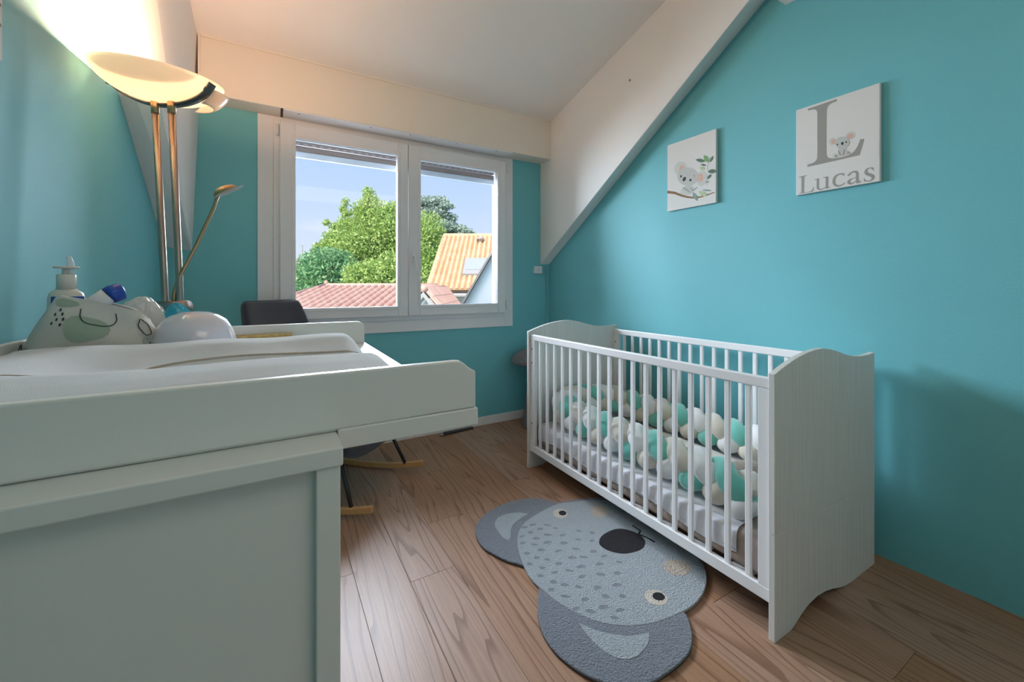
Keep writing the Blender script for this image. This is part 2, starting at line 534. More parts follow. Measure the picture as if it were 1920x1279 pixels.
RUG = {'outline': [(1.258, 1.713), (1.22, 1.772), (1.152, 1.82), (1.058, 1.839), (0.959, 1.826), (0.87, 1.788), (0.821, 1.748), (0.79, 1.695), (0.771, 1.626), (0.771, 1.563), (0.79, 1.505), (0.817, 1.445), (0.846, 1.407), (0.861, 1.377), (0.865, 1.343), (0.857, 1.298), (0.854, 1.272), (0.815, 1.223), (0.775, 1.164), (0.749, 1.106), (0.739, 1.057), (0.739, 1.006), (0.75, 0.958), (0.767, 0.914), (0.794, 0.872), (0.832, 0.837), (0.874, 0.812), (0.921, 0.798), (0.977, 0.796), (1.036, 0.798), (1.092, 0.808), (1.134, 0.829), (1.172, 0.861), (1.205, 0.901), (1.219, 0.927), (1.292, 0.93), (1.364, 0.949), (1.426, 0.979), (1.476, 1.021), (1.505, 1.069), (1.522, 1.141), (1.532, 1.265), (1.557, 1.398), (1.551, 1.527), (1.503, 1.614), (1.435, 1.66), (1.344, 1.691)], 'head': [(1.245, 1.695), (1.113, 1.671), (1.02, 1.639), (0.956, 1.59), (0.909, 1.523), (0.879, 1.456), (0.853, 1.371), (0.843, 1.297), (0.852, 1.218), (0.866, 1.151), (0.891, 1.088), (0.925, 1.031), (0.969, 0.989), (1.012, 0.962), (1.062, 0.94), (1.135, 0.924), (1.206, 0.917), (1.278, 0.92), (1.349, 0.939), (1.41, 0.969), (1.46, 1.01), (1.489, 1.058), (1.505, 1.129), (1.516, 1.251), (1.541, 1.383), (1.534, 1.51), (1.486, 1.596), (1.42, 1.642), (1.329, 1.673)], 'inner_ears': [[(1.072, 1.694), (1.031, 1.729), (0.977, 1.744), (0.923, 1.733), (0.888, 1.693), (0.878, 1.649), (0.874, 1.589), (0.882, 1.561), (0.903, 1.573), (0.931, 1.618), (0.968, 1.654), (1.028, 1.68)], [(0.866, 1.061), (0.892, 1.017), (0.924, 0.978), (0.965, 0.943), (1.009, 0.925), (1.04, 0.917), (1.008, 0.892), (0.957, 0.877), (0.924, 0.878), (0.896, 0.889), (0.877, 0.914), (0.864, 0.949), (0.861, 0.997)]], 'eyes': [[(1.235, 1.593), (1.226, 1.584), (1.214, 1.578), (1.203, 1.576), (1.191, 1.578), (1.182, 1.583), (1.175, 1.591), (1.171, 1.602), (1.171, 1.614), (1.174, 1.626), (1.181, 1.638), (1.19, 1.647), (1.202, 1.653), (1.214, 1.655), (1.226, 1.654), (1.236, 1.649), (1.243, 1.64), (1.247, 1.629), (1.247, 1.616), (1.243, 1.604)], [(1.198, 0.974), (1.186, 0.97), (1.174, 0.97), (1.163, 0.973), (1.152, 0.979), (1.144, 0.988), (1.139, 0.998), (1.138, 1.01), (1.14, 1.021), (1.146, 1.031), (1.155, 1.039), (1.167, 1.043), (1.179, 1.044), (1.191, 1.041), (1.202, 1.034), (1.211, 1.025), (1.215, 1.013), (1.216, 1.002), (1.213, 0.99), (1.207, 0.981)]], 'pupils': [[(1.234, 1.6), (1.229, 1.596), (1.223, 1.593), (1.217, 1.592), (1.211, 1.593), (1.206, 1.596), (1.202, 1.6), (1.2, 1.606), (1.2, 1.612), (1.202, 1.618), (1.205, 1.624), (1.21, 1.628), (1.216, 1.631), (1.222, 1.632), (1.228, 1.631), (1.233, 1.629), (1.237, 1.624), (1.239, 1.618), (1.239, 1.612), (1.237, 1.606)], [(1.202, 0.989), (1.196, 0.987), (1.189, 0.986), (1.182, 0.987), (1.176, 0.99), (1.171, 0.994), (1.167, 0.999), (1.166, 1.005), (1.166, 1.011), (1.169, 1.016), (1.174, 1.02), (1.18, 1.023), (1.186, 1.024), (1.194, 1.023), (1.2, 1.02), (1.205, 1.016), (1.209, 1.01), (1.21, 1.005), (1.209, 0.999), (1.206, 0.993)]], 'cheeks': [[(1.424, 1.505), (1.41, 1.495), (1.394, 1.489), (1.379, 1.487), (1.364, 1.49), (1.352, 1.497), (1.343, 1.508), (1.339, 1.522), (1.34, 1.537), (1.345, 1.552), (1.355, 1.565), (1.369, 1.576), (1.384, 1.583), (1.401, 1.585), (1.416, 1.582), (1.429, 1.574), (1.438, 1.563), (1.442, 1.548), (1.44, 1.533), (1.434, 1.518)], [(1.412, 1.037), (1.397, 1.031), (1.38, 1.028), (1.363, 1.03), (1.347, 1.036), (1.333, 1.045), (1.323, 1.057), (1.318, 1.071), (1.319, 1.084), (1.324, 1.097), (1.335, 1.108), (1.35, 1.115), (1.367, 1.118), (1.386, 1.117), (1.403, 1.111), (1.417, 1.101), (1.427, 1.088), (1.432, 1.074), (1.43, 1.06), (1.424, 1.047)]], 'nose': [(1.215, 1.346), (1.256, 1.375), (1.319, 1.386), (1.368, 1.376), (1.4, 1.339), (1.41, 1.292), (1.393, 1.25), (1.35, 1.225), (1.299, 1.225), (1.251, 1.241), (1.217, 1.278), (1.206, 1.314)], 'mouth': [[(1.436, 1.365), (1.437, 1.318), (1.403, 1.3)], [(1.41, 1.302), (1.422, 1.268), (1.427, 1.229)]], 'spots': [(0.995, 1.605), (1.039, 1.602), (1.096, 1.568), (1.051, 1.558), (0.999, 1.558), (1.115, 1.528), (0.95, 1.552), (0.997, 1.507), (1.055, 1.504), (1.113, 1.468), (1.194, 1.457), (1.238, 1.416), (0.928, 1.51), (0.966, 1.475), (1.023, 1.46), (1.082, 1.421), (1.151, 1.409), (1.198, 1.372), (0.907, 1.442), (0.971, 1.431), (1.03, 1.39), (1.102, 1.363), (1.154, 1.313), (0.927, 1.399), (0.957, 1.368), (0.983, 1.325), (1.052, 1.326), (1.095, 1.306), (1.172, 1.268), (0.882, 1.381), (0.913, 1.337), (0.941, 1.292), (0.995, 1.272), (1.05, 1.266), (1.124, 1.241), (1.199, 1.211), (0.881, 1.304), (0.905, 1.252), (0.932, 1.22), (1.017, 1.221), (1.086, 1.195), (1.147, 1.168), (0.875, 1.225), (0.97, 1.186), (1.028, 1.148), (1.1, 1.122), (0.9, 1.173), (0.951, 1.126), (1.024, 1.101), (1.077, 1.072), (0.897, 1.11), (0.932, 1.076), (0.983, 1.068), (1.023, 1.029), (0.984, 1.015)]}
ART = {'L': [(0.0495, 0.3964), (0.1632, 0.3983), (0.1631, 0.3882), (0.1471, 0.3872), (0.1347, 0.3831), (0.1279, 0.3733), (0.125, 0.353), (0.1242, 0.2856), (0.1242, 0.2348), (0.1243, 0.1761), (0.1255, 0.1576), (0.1311, 0.146), (0.1434, 0.1397), (0.1547, 0.1362), (0.1715, 0.135), (0.1988, 0.1363), (0.2132, 0.1399), (0.2257, 0.1493), (0.2346, 0.1618), (0.2418, 0.1789), (0.2463, 0.1935), (0.2605, 0.1906), (0.2536, 0.1626), (0.2442, 0.1259), (0.1432, 0.1248), (0.0478, 0.1242), (0.048, 0.1359), (0.0709, 0.1381), (0.0831, 0.1464), (0.0874, 0.1613), (0.0887, 0.2229), (0.088, 0.2634), (0.0882, 0.3435), (0.0876, 0.3644), (0.0838, 0.3772), (0.0728, 0.3847), (0.0504, 0.3877)], 'name': [[(0.013, 0.0863), (0.0455, 0.0873), (0.0459, 0.0842), (0.0382, 0.0832), (0.0354, 0.078), (0.035, 0.0133), (0.037, 0.0077), (0.0504, 0.0074), (0.0628, 0.0088), (0.069, 0.0157), (0.0722, 0.0255), (0.0752, 0.026), (0.0729, 0.0102), (0.0678, 0.0048), (0.0127, 0.006), (0.0138, 0.0088), (0.0202, 0.0092), (0.0228, 0.0134), (0.023, 0.0773), (0.0203, 0.0819), (0.0135, 0.083)], [(0.0777, 0.0596), (0.0957, 0.061), (0.0955, 0.0205), (0.098, 0.0131), (0.1048, 0.0106), (0.1146, 0.0131), (0.1205, 0.0175), (0.1211, 0.0547), (0.1182, 0.0577), (0.1105, 0.0588), (0.1111, 0.0616), (0.1312, 0.0614), (0.1311, 0.0164), (0.1339, 0.0124), (0.1396, 0.0127), (0.14, 0.01), (0.1213, 0.0067), (0.1208, 0.0118), (0.1106, 0.0071), (0.0988, 0.0061), (0.09, 0.0102), (0.0855, 0.0203), (0.0857, 0.0525), (0.0837, 0.056), (0.0781, 0.0563)], [(0.1923, 0.0592), (0.1895, 0.0511), (0.1868, 0.0517), (0.1814, 0.0574), (0.1731, 0.0583), (0.1638, 0.0527), (0.1589, 0.0416), (0.1584, 0.0284), (0.1623, 0.0186), (0.1706, 0.0135), (0.1808, 0.0146), (0.1909, 0.0201), (0.1945, 0.0186), (0.1862, 0.0112), (0.1751, 0.007), (0.164, 0.0075), (0.1538, 0.0137), (0.1478, 0.024), (0.1467, 0.0377), (0.1497, 0.0504), (0.1573, 0.0598), (0.1704, 0.0644), (0.1833, 0.0636)], [(0.2021, 0.046), (0.2021, 0.0503), (0.2085, 0.0575), (0.2192, 0.0625), (0.2298, 0.0631), (0.2376, 0.0591), (0.2409, 0.0497), (0.2414, 0.0228), (0.2439, 0.0158), (0.2499, 0.014), (0.2502, 0.0112), (0.2377, 0.0065), (0.2325, 0.0098), (0.2309, 0.0162), (0.2313, 0.0488), (0.2279, 0.055), (0.2218, 0.0565), (0.2147, 0.0538), (0.2119, 0.048), (0.2065, 0.0449)], [(0.2909, 0.0617), (0.2924, 0.0488), (0.2899, 0.0494), (0.2842, 0.0581), (0.2776, 0.0609), (0.2717, 0.0571), (0.2708, 0.0499), (0.2757, 0.0424), (0.2856, 0.0368), (0.293, 0.0299), (0.2953, 0.021), (0.2927, 0.0122), (0.2844, 0.0067), (0.2735, 0.0066), (0.2592, 0.0102), (0.2577, 0.0233), (0.2606, 0.0231), (0.2652, 0.0142), (0.2736, 0.0106), (0.2811, 0.0116), (0.2845, 0.0172), (0.2821, 0.024), (0.2722, 0.0306), (0.263, 0.0391), (0.2606, 0.0481), (0.2633, 0.0581), (0.2709, 0.0636), (0.2818, 0.064)], [(0.2315, 0.0358), (0.2206, 0.033), (0.2099, 0.0311), (0.2027, 0.0262), (0.2011, 0.0178), (0.2051, 0.0104), (0.2131, 0.0071), (0.222, 0.0088), (0.2312, 0.0152), (0.2313, 0.0191), (0.2221, 0.0136), (0.2159, 0.0134), (0.2119, 0.0182), (0.2134, 0.0248), (0.2205, 0.0297), (0.2314, 0.0322)]], 'koL': [('ear', 'g1', [(0.1648, 0.2123), (0.1643, 0.206), (0.1615, 0.2009), (0.1566, 0.1978), (0.1504, 0.1971), (0.1438, 0.199), (0.1379, 0.2031), (0.1335, 0.2089), (0.1314, 0.2155), (0.1318, 0.2218), (0.1348, 0.227), (0.1398, 0.2301), (0.146, 0.2307), (0.1526, 0.2287), (0.1584, 0.2245), (0.1627, 0.2188)]), ('ear_lining', 'pink', [(0.1603, 0.209), (0.1595, 0.2047), (0.1574, 0.2015), (0.1544, 0.1998), (0.1508, 0.2), (0.1472, 0.202), (0.1442, 0.2055), (0.1422, 0.21), (0.1415, 0.2147), (0.1423, 0.219), (0.1444, 0.2223), (0.1475, 0.2239), (0.1511, 0.2237), (0.1547, 0.2217), (0.1577, 0.2182), (0.1596, 0.2137)]), ('ear', 'g1', [(0.2284, 0.2242), (0.2293, 0.2175), (0.2276, 0.2113), (0.2236, 0.2063), (0.2179, 0.2035), (0.2113, 0.2032), (0.2049, 0.2055), (0.1995, 0.21), (0.1961, 0.2162), (0.1952, 0.223), (0.197, 0.2294), (0.2011, 0.2343), (0.2069, 0.2371), (0.2135, 0.2373), (0.2199, 0.2349), (0.2251, 0.2303)]), ('ear_lining', 'pink', [(0.2226, 0.2206), (0.2232, 0.216), (0.2223, 0.2117), (0.2198, 0.2083), (0.2162, 0.2064), (0.212, 0.2063), (0.2078, 0.208), (0.2044, 0.2112), (0.2021, 0.2155), (0.2014, 0.2202), (0.2024, 0.2246), (0.2049, 0.2279), (0.2085, 0.2298), (0.2127, 0.2299), (0.2169, 0.2281), (0.2203, 0.2249)]), ('body', 'g2', [(0.199, 0.1562), (0.1977, 0.1482), (0.1942, 0.1421), (0.1891, 0.1388), (0.183, 0.1388), (0.177, 0.1421), (0.1719, 0.1483), (0.1685, 0.1564), (0.1674, 0.1652), (0.1688, 0.1733), (0.1723, 0.1794), (0.1776, 0.1827), (0.1836, 0.1826), (0.1896, 0.1791), (0.1946, 0.1729), (0.1979, 0.1649)]), ('foot', 'g1', [(0.1708, 0.1436), (0.1699, 0.1397), (0.1673, 0.1368), (0.1635, 0.1354), (0.1589, 0.1358), (0.1544, 0.1379), (0.1506, 0.1413), (0.1481, 0.1456), (0.1473, 0.1501), (0.1482, 0.1541), (0.1509, 0.157), (0.1547, 0.1584), (0.1593, 0.1579), (0.1638, 0.1558), (0.1675, 0.1524), (0.17, 0.1481)]), ('sole', 'g3', [(0.1655, 0.1433), (0.1651, 0.1414), (0.1639, 0.14), (0.1622, 0.1393), (0.1602, 0.1394), (0.1583, 0.1404), (0.1566, 0.142), (0.1555, 0.144), (0.1551, 0.1462), (0.1555, 0.1481), (0.1567, 0.1495), (0.1584, 0.1502), (0.1604, 0.1501), (0.1624, 0.1491), (0.164, 0.1475), (0.1651, 0.1455)]), ('foot', 'pinkpale', [(0.2113, 0.1433), (0.2105, 0.1396), (0.2083, 0.137), (0.205, 0.1357), (0.2011, 0.136), (0.1972, 0.1378), (0.1939, 0.141), (0.1918, 0.1449), (0.191, 0.149), (0.1919, 0.1527), (0.1941, 0.1553), (0.1975, 0.1566), (0.2014, 0.1562), (0.2052, 0.1544), (0.2085, 0.1512), (0.2106, 0.1474)]), ('sole', 'g3', [(0.209, 0.1461), (0.2087, 0.1446), (0.2077, 0.1436), (0.2064, 0.1431), (0.2048, 0.1432), (0.2032, 0.144), (0.2019, 0.1452), (0.201, 0.1468), (0.2007, 0.1485), (0.201, 0.1499), (0.2019, 0.151), (0.2033, 0.1515), (0.2049, 0.1513), (0.2065, 0.1506), (0.2078, 0.1493), (0.2087, 0.1477)]), ('arm', 'g3', [(0.1758, 0.154), (0.1776, 0.149), (0.1786, 0.1446), (0.179, 0.1415), (0.1784, 0.1401), (0.1771, 0.1408), (0.1753, 0.1434), (0.1731, 0.1474), (0.171, 0.1524), (0.1693, 0.1574), (0.1682, 0.1619), (0.1679, 0.165), (0.1684, 0.1663), (0.1697, 0.1657), (0.1716, 0.1631), (0.1737, 0.159)]), ('arm', 'g3', [(0.1913, 0.1512), (0.1901, 0.1464), (0.1887, 0.1425), (0.1873, 0.1402), (0.1861, 0.1397), (0.1853, 0.1412), (0.185, 0.1445), (0.1853, 0.1489), (0.1861, 0.154), (0.1873, 0.1588), (0.1887, 0.1626), (0.1901, 0.165), (0.1912, 0.1654), (0.192, 0.1639), (0.1923, 0.1607), (0.192, 0.1562)]), ('head', 'g2', [(0.2085, 0.1961), (0.2082, 0.1857), (0.2042, 0.177), (0.1969, 0.1713), (0.1875, 0.1696), (0.1774, 0.172), (0.1681, 0.1784), (0.161, 0.1877), (0.1573, 0.1985), (0.1577, 0.2092), (0.1619, 0.218), (0.1694, 0.2236), (0.1789, 0.2252), (0.1891, 0.2225), (0.1982, 0.216), (0.205, 0.2067)]), ('eye', 'dark', [(0.1686, 0.1936), (0.1684, 0.1924), (0.1677, 0.1914), (0.1667, 0.1909), (0.1656, 0.191), (0.1645, 0.1916), (0.1635, 0.1927), (0.1629, 0.194), (0.1627, 0.1954), (0.1629, 0.1967), (0.1636, 0.1976), (0.1646, 0.1981), (0.1657, 0.1981), (0.1668, 0.1974), (0.1678, 0.1964), (0.1684, 0.1951)]), ('eye', 'dark', [(0.2006, 0.195), (0.2004, 0.1935), (0.1997, 0.1923), (0.1988, 0.1918), (0.1977, 0.1918), (0.1966, 0.1924), (0.1957, 0.1936), (0.1951, 0.1951), (0.1949, 0.1967), (0.1951, 0.1982), (0.1957, 0.1993), (0.1967, 0.1999), (0.1978, 0.1999), (0.1989, 0.1992), (0.1998, 0.1981), (0.2004, 0.1966)]), ('nose', 'dark', [(0.1882, 0.1911), (0.1872, 0.1889), (0.1857, 0.1875), (0.1839, 0.1871), (0.182, 0.1877), (0.1803, 0.1893), (0.1791, 0.1916), (0.1786, 0.1943), (0.1789, 0.1969), (0.1799, 0.1991), (0.1814, 0.2005), (0.1833, 0.2009), (0.1852, 0.2003), (0.1868, 0.1987), (0.188, 0.1964), (0.1885, 0.1937)])], 'koK': [('stem', 'g3', [(0.2911, 0.2667), (0.2788, 0.2381), (0.271, 0.2134), (0.272, 0.1914), (0.2846, 0.1675), (0.2677, 0.1292), (0.2687, 0.1075), (0.2705, 0.1072), (0.2695, 0.1284), (0.2865, 0.167), (0.274, 0.1915), (0.2731, 0.2126), (0.281, 0.237), (0.2933, 0.2654)]), ('ear', 'g1', [(0.1348, 0.2257), (0.1274, 0.2155), (0.1168, 0.2085), (0.1041, 0.2052), (0.0904, 0.2061), (0.0771, 0.2111), (0.0655, 0.2198), (0.0568, 0.2314), (0.0518, 0.2446), (0.0512, 0.2582), (0.055, 0.2708), (0.0628, 0.281), (0.0738, 0.288), (0.0868, 0.2909), (0.1005, 0.2896), (0.1137, 0.2843), (0.1249, 0.2755), (0.1333, 0.264), (0.1379, 0.2511), (0.1384, 0.2379)]), ('ear_lining', 'pink', [(0.1205, 0.2365), (0.1175, 0.2305), (0.1131, 0.226), (0.1079, 0.2231), (0.1023, 0.2224), (0.0969, 0.2238), (0.0922, 0.2272), (0.0886, 0.2323), (0.0866, 0.2386), (0.0864, 0.2455), (0.0879, 0.2522), (0.091, 0.2582), (0.0954, 0.2628), (0.1007, 0.2655), (0.1063, 0.2662), (0.1117, 0.2647), (0.1163, 0.2613), (0.1198, 0.2562), (0.1218, 0.2499), (0.122, 0.2431)]), ('ear', 'g1', [(0.2707, 0.1414), (0.2662, 0.1294), (0.2588, 0.1198), (0.2492, 0.1135), (0.2382, 0.1112), (0.2271, 0.1132), (0.2168, 0.1193), (0.2084, 0.1289), (0.2027, 0.1411), (0.2004, 0.1547), (0.2017, 0.1684), (0.2064, 0.1806), (0.2141, 0.1903), (0.224, 0.1964), (0.235, 0.1984), (0.2461, 0.1961), (0.2562, 0.1898), (0.2644, 0.1801), (0.2698, 0.1681), (0.272, 0.1548)]), ('ear_lining', 'pink', [(0.2465, 0.1565), (0.2454, 0.1493), (0.2424, 0.1433), (0.2378, 0.139), (0.232, 0.1368), (0.2257, 0.137), (0.2194, 0.1396), (0.2138, 0.1444), (0.2093, 0.1507), (0.2065, 0.1582), (0.2057, 0.1659), (0.2069, 0.1732), (0.21, 0.1793), (0.2146, 0.1836), (0.2204, 0.1857), (0.2268, 0.1853), (0.2331, 0.1826), (0.2387, 0.1779), (0.243, 0.1715), (0.2457, 0.1641)]), ('branch', 'brown', [(-0.0014, 0.1152), (0.0518, 0.0999), (0.0943, 0.0784), (0.1341, 0.0616), (0.1793, 0.0487), (0.229, 0.0451), (0.268, 0.0491), (0.3168, 0.0572), (0.3151, 0.0619), (0.2658, 0.0555), (0.2275, 0.0532), (0.1796, 0.0585), (0.137, 0.0724), (0.0997, 0.0901), (0.0564, 0.1139), (0.0015, 0.1319)]), ('body', 'g2', [(0.1892, 0.1041), (0.1885, 0.096), (0.1837, 0.089), (0.1752, 0.0836), (0.1639, 0.0803), (0.1507, 0.0796), (0.1369, 0.0816), (0.1239, 0.0859), (0.1129, 0.0924), (0.1052, 0.1003), (0.1015, 0.1088), (0.1022, 0.1171), (0.1073, 0.1243), (0.1161, 0.1297), (0.1279, 0.1328), (0.1413, 0.1333), (0.1551, 0.1311), (0.1678, 0.1266), (0.1784, 0.1201), (0.1857, 0.1124)]), ('head', 'g2', [(0.2126, 0.1627), (0.2064, 0.148), (0.1941, 0.1369), (0.177, 0.1305), (0.1565, 0.1296), (0.1345, 0.1343), (0.1132, 0.1443), (0.0947, 0.1586), (0.081, 0.176), (0.0735, 0.1946), (0.0732, 0.2125), (0.08, 0.2278), (0.0931, 0.239), (0.1113, 0.2449), (0.1325, 0.245), (0.1545, 0.2395), (0.1753, 0.229), (0.1928, 0.2145), (0.2055, 0.1976), (0.2123, 0.1798)]), ('arm', 'g3', [(0.1119, 0.1244), (0.1406, 0.1021), (0.1533, 0.0917), (0.1572, 0.0953), (0.1449, 0.1065), (0.1167, 0.1295)]), ('arm', 'g3', [(0.1625, 0.1085), (0.181, 0.0936), (0.2099, 0.1077), (0.207, 0.1118), (0.1798, 0.0995), (0.1677, 0.1129)]), ('foot', 'g1', [(0.1487, 0.0873), (0.1468, 0.0833), (0.1425, 0.0805), (0.1362, 0.079), (0.1284, 0.0791), (0.1199, 0.0806), (0.1116, 0.0836), (0.1041, 0.0877), (0.0984, 0.0925), (0.095, 0.0976), (0.0942, 0.1023), (0.0961, 0.1063), (0.1005, 0.1092), (0.107, 0.1106), (0.1149, 0.1105), (0.1234, 0.1088), (0.1317, 0.1057), (0.139, 0.1016), (0.1446, 0.0969), (0.1479, 0.0919)]), ('eye', 'dark', [(0.1051, 0.1964), (0.1039, 0.1942), (0.1024, 0.1924), (0.1005, 0.1914), (0.0986, 0.191), (0.0967, 0.1915), (0.0951, 0.1926), (0.0939, 0.1945), (0.0932, 0.1967), (0.0932, 0.1992), (0.0937, 0.2016), (0.0948, 0.2038), (0.0964, 0.2056), (0.0983, 0.2066), (0.1002, 0.207), (0.1021, 0.2065), (0.1037, 0.2053), (0.1049, 0.2035), (0.1056, 0.2013), (0.1056, 0.1988)]), ('eye', 'dark', [(0.1691, 0.1569), (0.1671, 0.1554), (0.1647, 0.1546), (0.1621, 0.1545), (0.1596, 0.1552), (0.1575, 0.1565), (0.1559, 0.1584), (0.155, 0.1606), (0.1548, 0.163), (0.1555, 0.1653), (0.1569, 0.1672), (0.159, 0.1687), (0.1614, 0.1695), (0.1639, 0.1695), (0.1664, 0.1689), (0.1686, 0.1675), (0.1702, 0.1657), (0.1711, 0.1635), (0.1712, 0.1611), (0.1705, 0.1588)]), ('nose', 'dark', [(0.1311, 0.1711), (0.1283, 0.1678), (0.125, 0.1655), (0.1213, 0.1642), (0.1177, 0.1642), (0.1144, 0.1655), (0.1119, 0.1679), (0.1103, 0.1711), (0.1099, 0.175), (0.1107, 0.1791), (0.1125, 0.1829), (0.1152, 0.1862), (0.1186, 0.1885), (0.1223, 0.1897), (0.1259, 0.1897), (0.1292, 0.1884), (0.1316, 0.186), (0.1332, 0.1828), (0.1336, 0.1789), (0.1329, 0.1749)]), ('tuft', 'g3', [(0.1922, 0.18), (0.1919, 0.1772), (0.1914, 0.1747), (0.1907, 0.1728), (0.1898, 0.1717), (0.1889, 0.1715), (0.1879, 0.1721), (0.1871, 0.1737), (0.1865, 0.1759), (0.1861, 0.1785), (0.186, 0.1814), (0.1862, 0.1843), (0.1867, 0.1867), (0.1874, 0.1886), (0.1883, 0.1897), (0.1893, 0.19), (0.1902, 0.1893), (0.191, 0.1878), (0.1917, 0.1856), (0.1921, 0.1829)]), ('leaf', 'green', [(0.2502, 0.2864), (0.249, 0.2783), (0.2493, 0.2707), (0.251, 0.2636), (0.2542, 0.2571), (0.2588, 0.2511), (0.2649, 0.2457), (0.2723, 0.2408), (0.2812, 0.2364), (0.2824, 0.2445), (0.2821, 0.252), (0.2804, 0.2589), (0.2773, 0.2654), (0.2728, 0.2714), (0.2667, 0.2769), (0.2592, 0.2819)]), ('leaf', 'dgreen', [(0.1972, 0.2747), (0.2041, 0.2672), (0.2113, 0.2609), (0.2187, 0.2558), (0.2263, 0.2519), (0.2342, 0.2492), (0.2423, 0.2478), (0.2506, 0.2474), (0.2591, 0.2483), (0.2525, 0.2556), (0.2455, 0.2618), (0.2383, 0.2668), (0.2307, 0.2707), (0.2228, 0.2735), (0.2146, 0.2751), (0.2061, 0.2755)]), ('leaf', 'dgreen', [(0.2884, 0.2357), (0.2933, 0.2379), (0.2974, 0.2405), (0.3008, 0.2437), (0.3034, 0.2474), (0.3053, 0.2515), (0.3065, 0.2562), (0.307, 0.2613), (0.3067, 0.2669), (0.3019, 0.2648), (0.2978, 0.2622), (0.2944, 0.259), (0.2918, 0.2553), (0.2898, 0.2512), (0.2886, 0.2465), (0.2882, 0.2413)]), ('leaf', 'dgreen', [(0.2299, 0.2387), (0.2337, 0.2345), (0.2376, 0.231), (0.2417, 0.2282), (0.246, 0.2259), (0.2504, 0.2243), (0.255, 0.2232), (0.2597, 0.2228), (0.2645, 0.223), (0.2608, 0.2271), (0.257, 0.2306), (0.2529, 0.2334), (0.2487, 0.2357), (0.2443, 0.2374), (0.2397, 0.2384), (0.2349, 0.2388)]), ('leaf', 'lgreen', [(0.2233, 0.2241), (0.2252, 0.2179), (0.2277, 0.2127), (0.2308, 0.2085), (0.2345, 0.2053), (0.2389, 0.2031), (0.2438, 0.2019), (0.2493, 0.2016), (0.2554, 0.2024), (0.2536, 0.2085), (0.2511, 0.2137), (0.2481, 0.2179), (0.2444, 0.2211), (0.2401, 0.2233), (0.2351, 0.2246), (0.2295, 0.2248)]), ('leaf', 'dgreen', [(0.2744, 0.1858), (0.2814, 0.1792), (0.2884, 0.1742), (0.2953, 0.1706), (0.3021, 0.1686), (0.3088, 0.168), (0.3155, 0.1689), (0.322, 0.1713), (0.3285, 0.1752), (0.3217, 0.1817), (0.3149, 0.1867), (0.3081, 0.1903), (0.3013, 0.1924), (0.2945, 0.193), (0.2878, 0.1921), (0.2811, 0.1897)]), ('leaf', 'dgreen', [(0.2703, 0.1448), (0.2761, 0.1445), (0.2811, 0.145), (0.2854, 0.1463), (0.289, 0.1484), (0.2918, 0.1512), (0.2939, 0.1548), (0.2953, 0.1592), (0.296, 0.1643), (0.2903, 0.1646), (0.2853, 0.1641), (0.281, 0.1629), (0.2774, 0.1608), (0.2746, 0.158), (0.2724, 0.1544), (0.271, 0.15)]), ('leaf', 'teal', [(0.1804, 0.085), (0.1792, 0.0767), (0.1794, 0.0687), (0.181, 0.0611), (0.184, 0.0539), (0.1884, 0.0471), (0.1941, 0.0407), (0.2011, 0.0347), (0.2094, 0.0291), (0.2106, 0.0374), (0.2104, 0.0452), (0.2088, 0.0527), (0.2059, 0.0599), (0.2016, 0.0667), (0.1959, 0.0731), (0.1888, 0.0792)]), ('leaf', 'lgreen', [(0.2175, 0.0827), (0.2208, 0.0737), (0.2251, 0.066), (0.2303, 0.0596), (0.2363, 0.0545), (0.2433, 0.0508), (0.2511, 0.0483), (0.2597, 0.0472), (0.2692, 0.0474), (0.2659, 0.0562), (0.2618, 0.0638), (0.2567, 0.0701), (0.2508, 0.0752), (0.2439, 0.079), (0.236, 0.0815), (0.2272, 0.0828)]), ('leaf', 'teal', [(0.2382, 0.0875), (0.2458, 0.0836), (0.2534, 0.0802), (0.261, 0.0775), (0.2686, 0.0753), (0.2762, 0.0736), (0.2839, 0.0725), (0.2915, 0.072), (0.2991, 0.072), (0.2918, 0.0758), (0.2844, 0.0791), (0.2769, 0.0819), (0.2693, 0.0841), (0.2617, 0.0858), (0.2539, 0.0869), (0.2461, 0.0875)]), ('leaf', 'g3', [(0.2571, 0.128), (0.2606, 0.126), (0.2641, 0.1245), (0.2674, 0.1235), (0.2707, 0.1231), (0.2739, 0.1231), (0.277, 0.1237), (0.28, 0.1248), (0.2829, 0.1263), (0.2794, 0.1283), (0.276, 0.1298), (0.2727, 0.1307), (0.2694, 0.1312), (0.2662, 0.1312), (0.2631, 0.1306), (0.26, 0.1295)])]}

# ================================================================== THE SETTING
XL = -0.545            # left wall
YB = 3.01              # window wall
YF = -1.8              # wall behind the camera
def XR(y): return 2.195 - 0.0258 * (y - 0.3)     # right wall, very slightly out of square

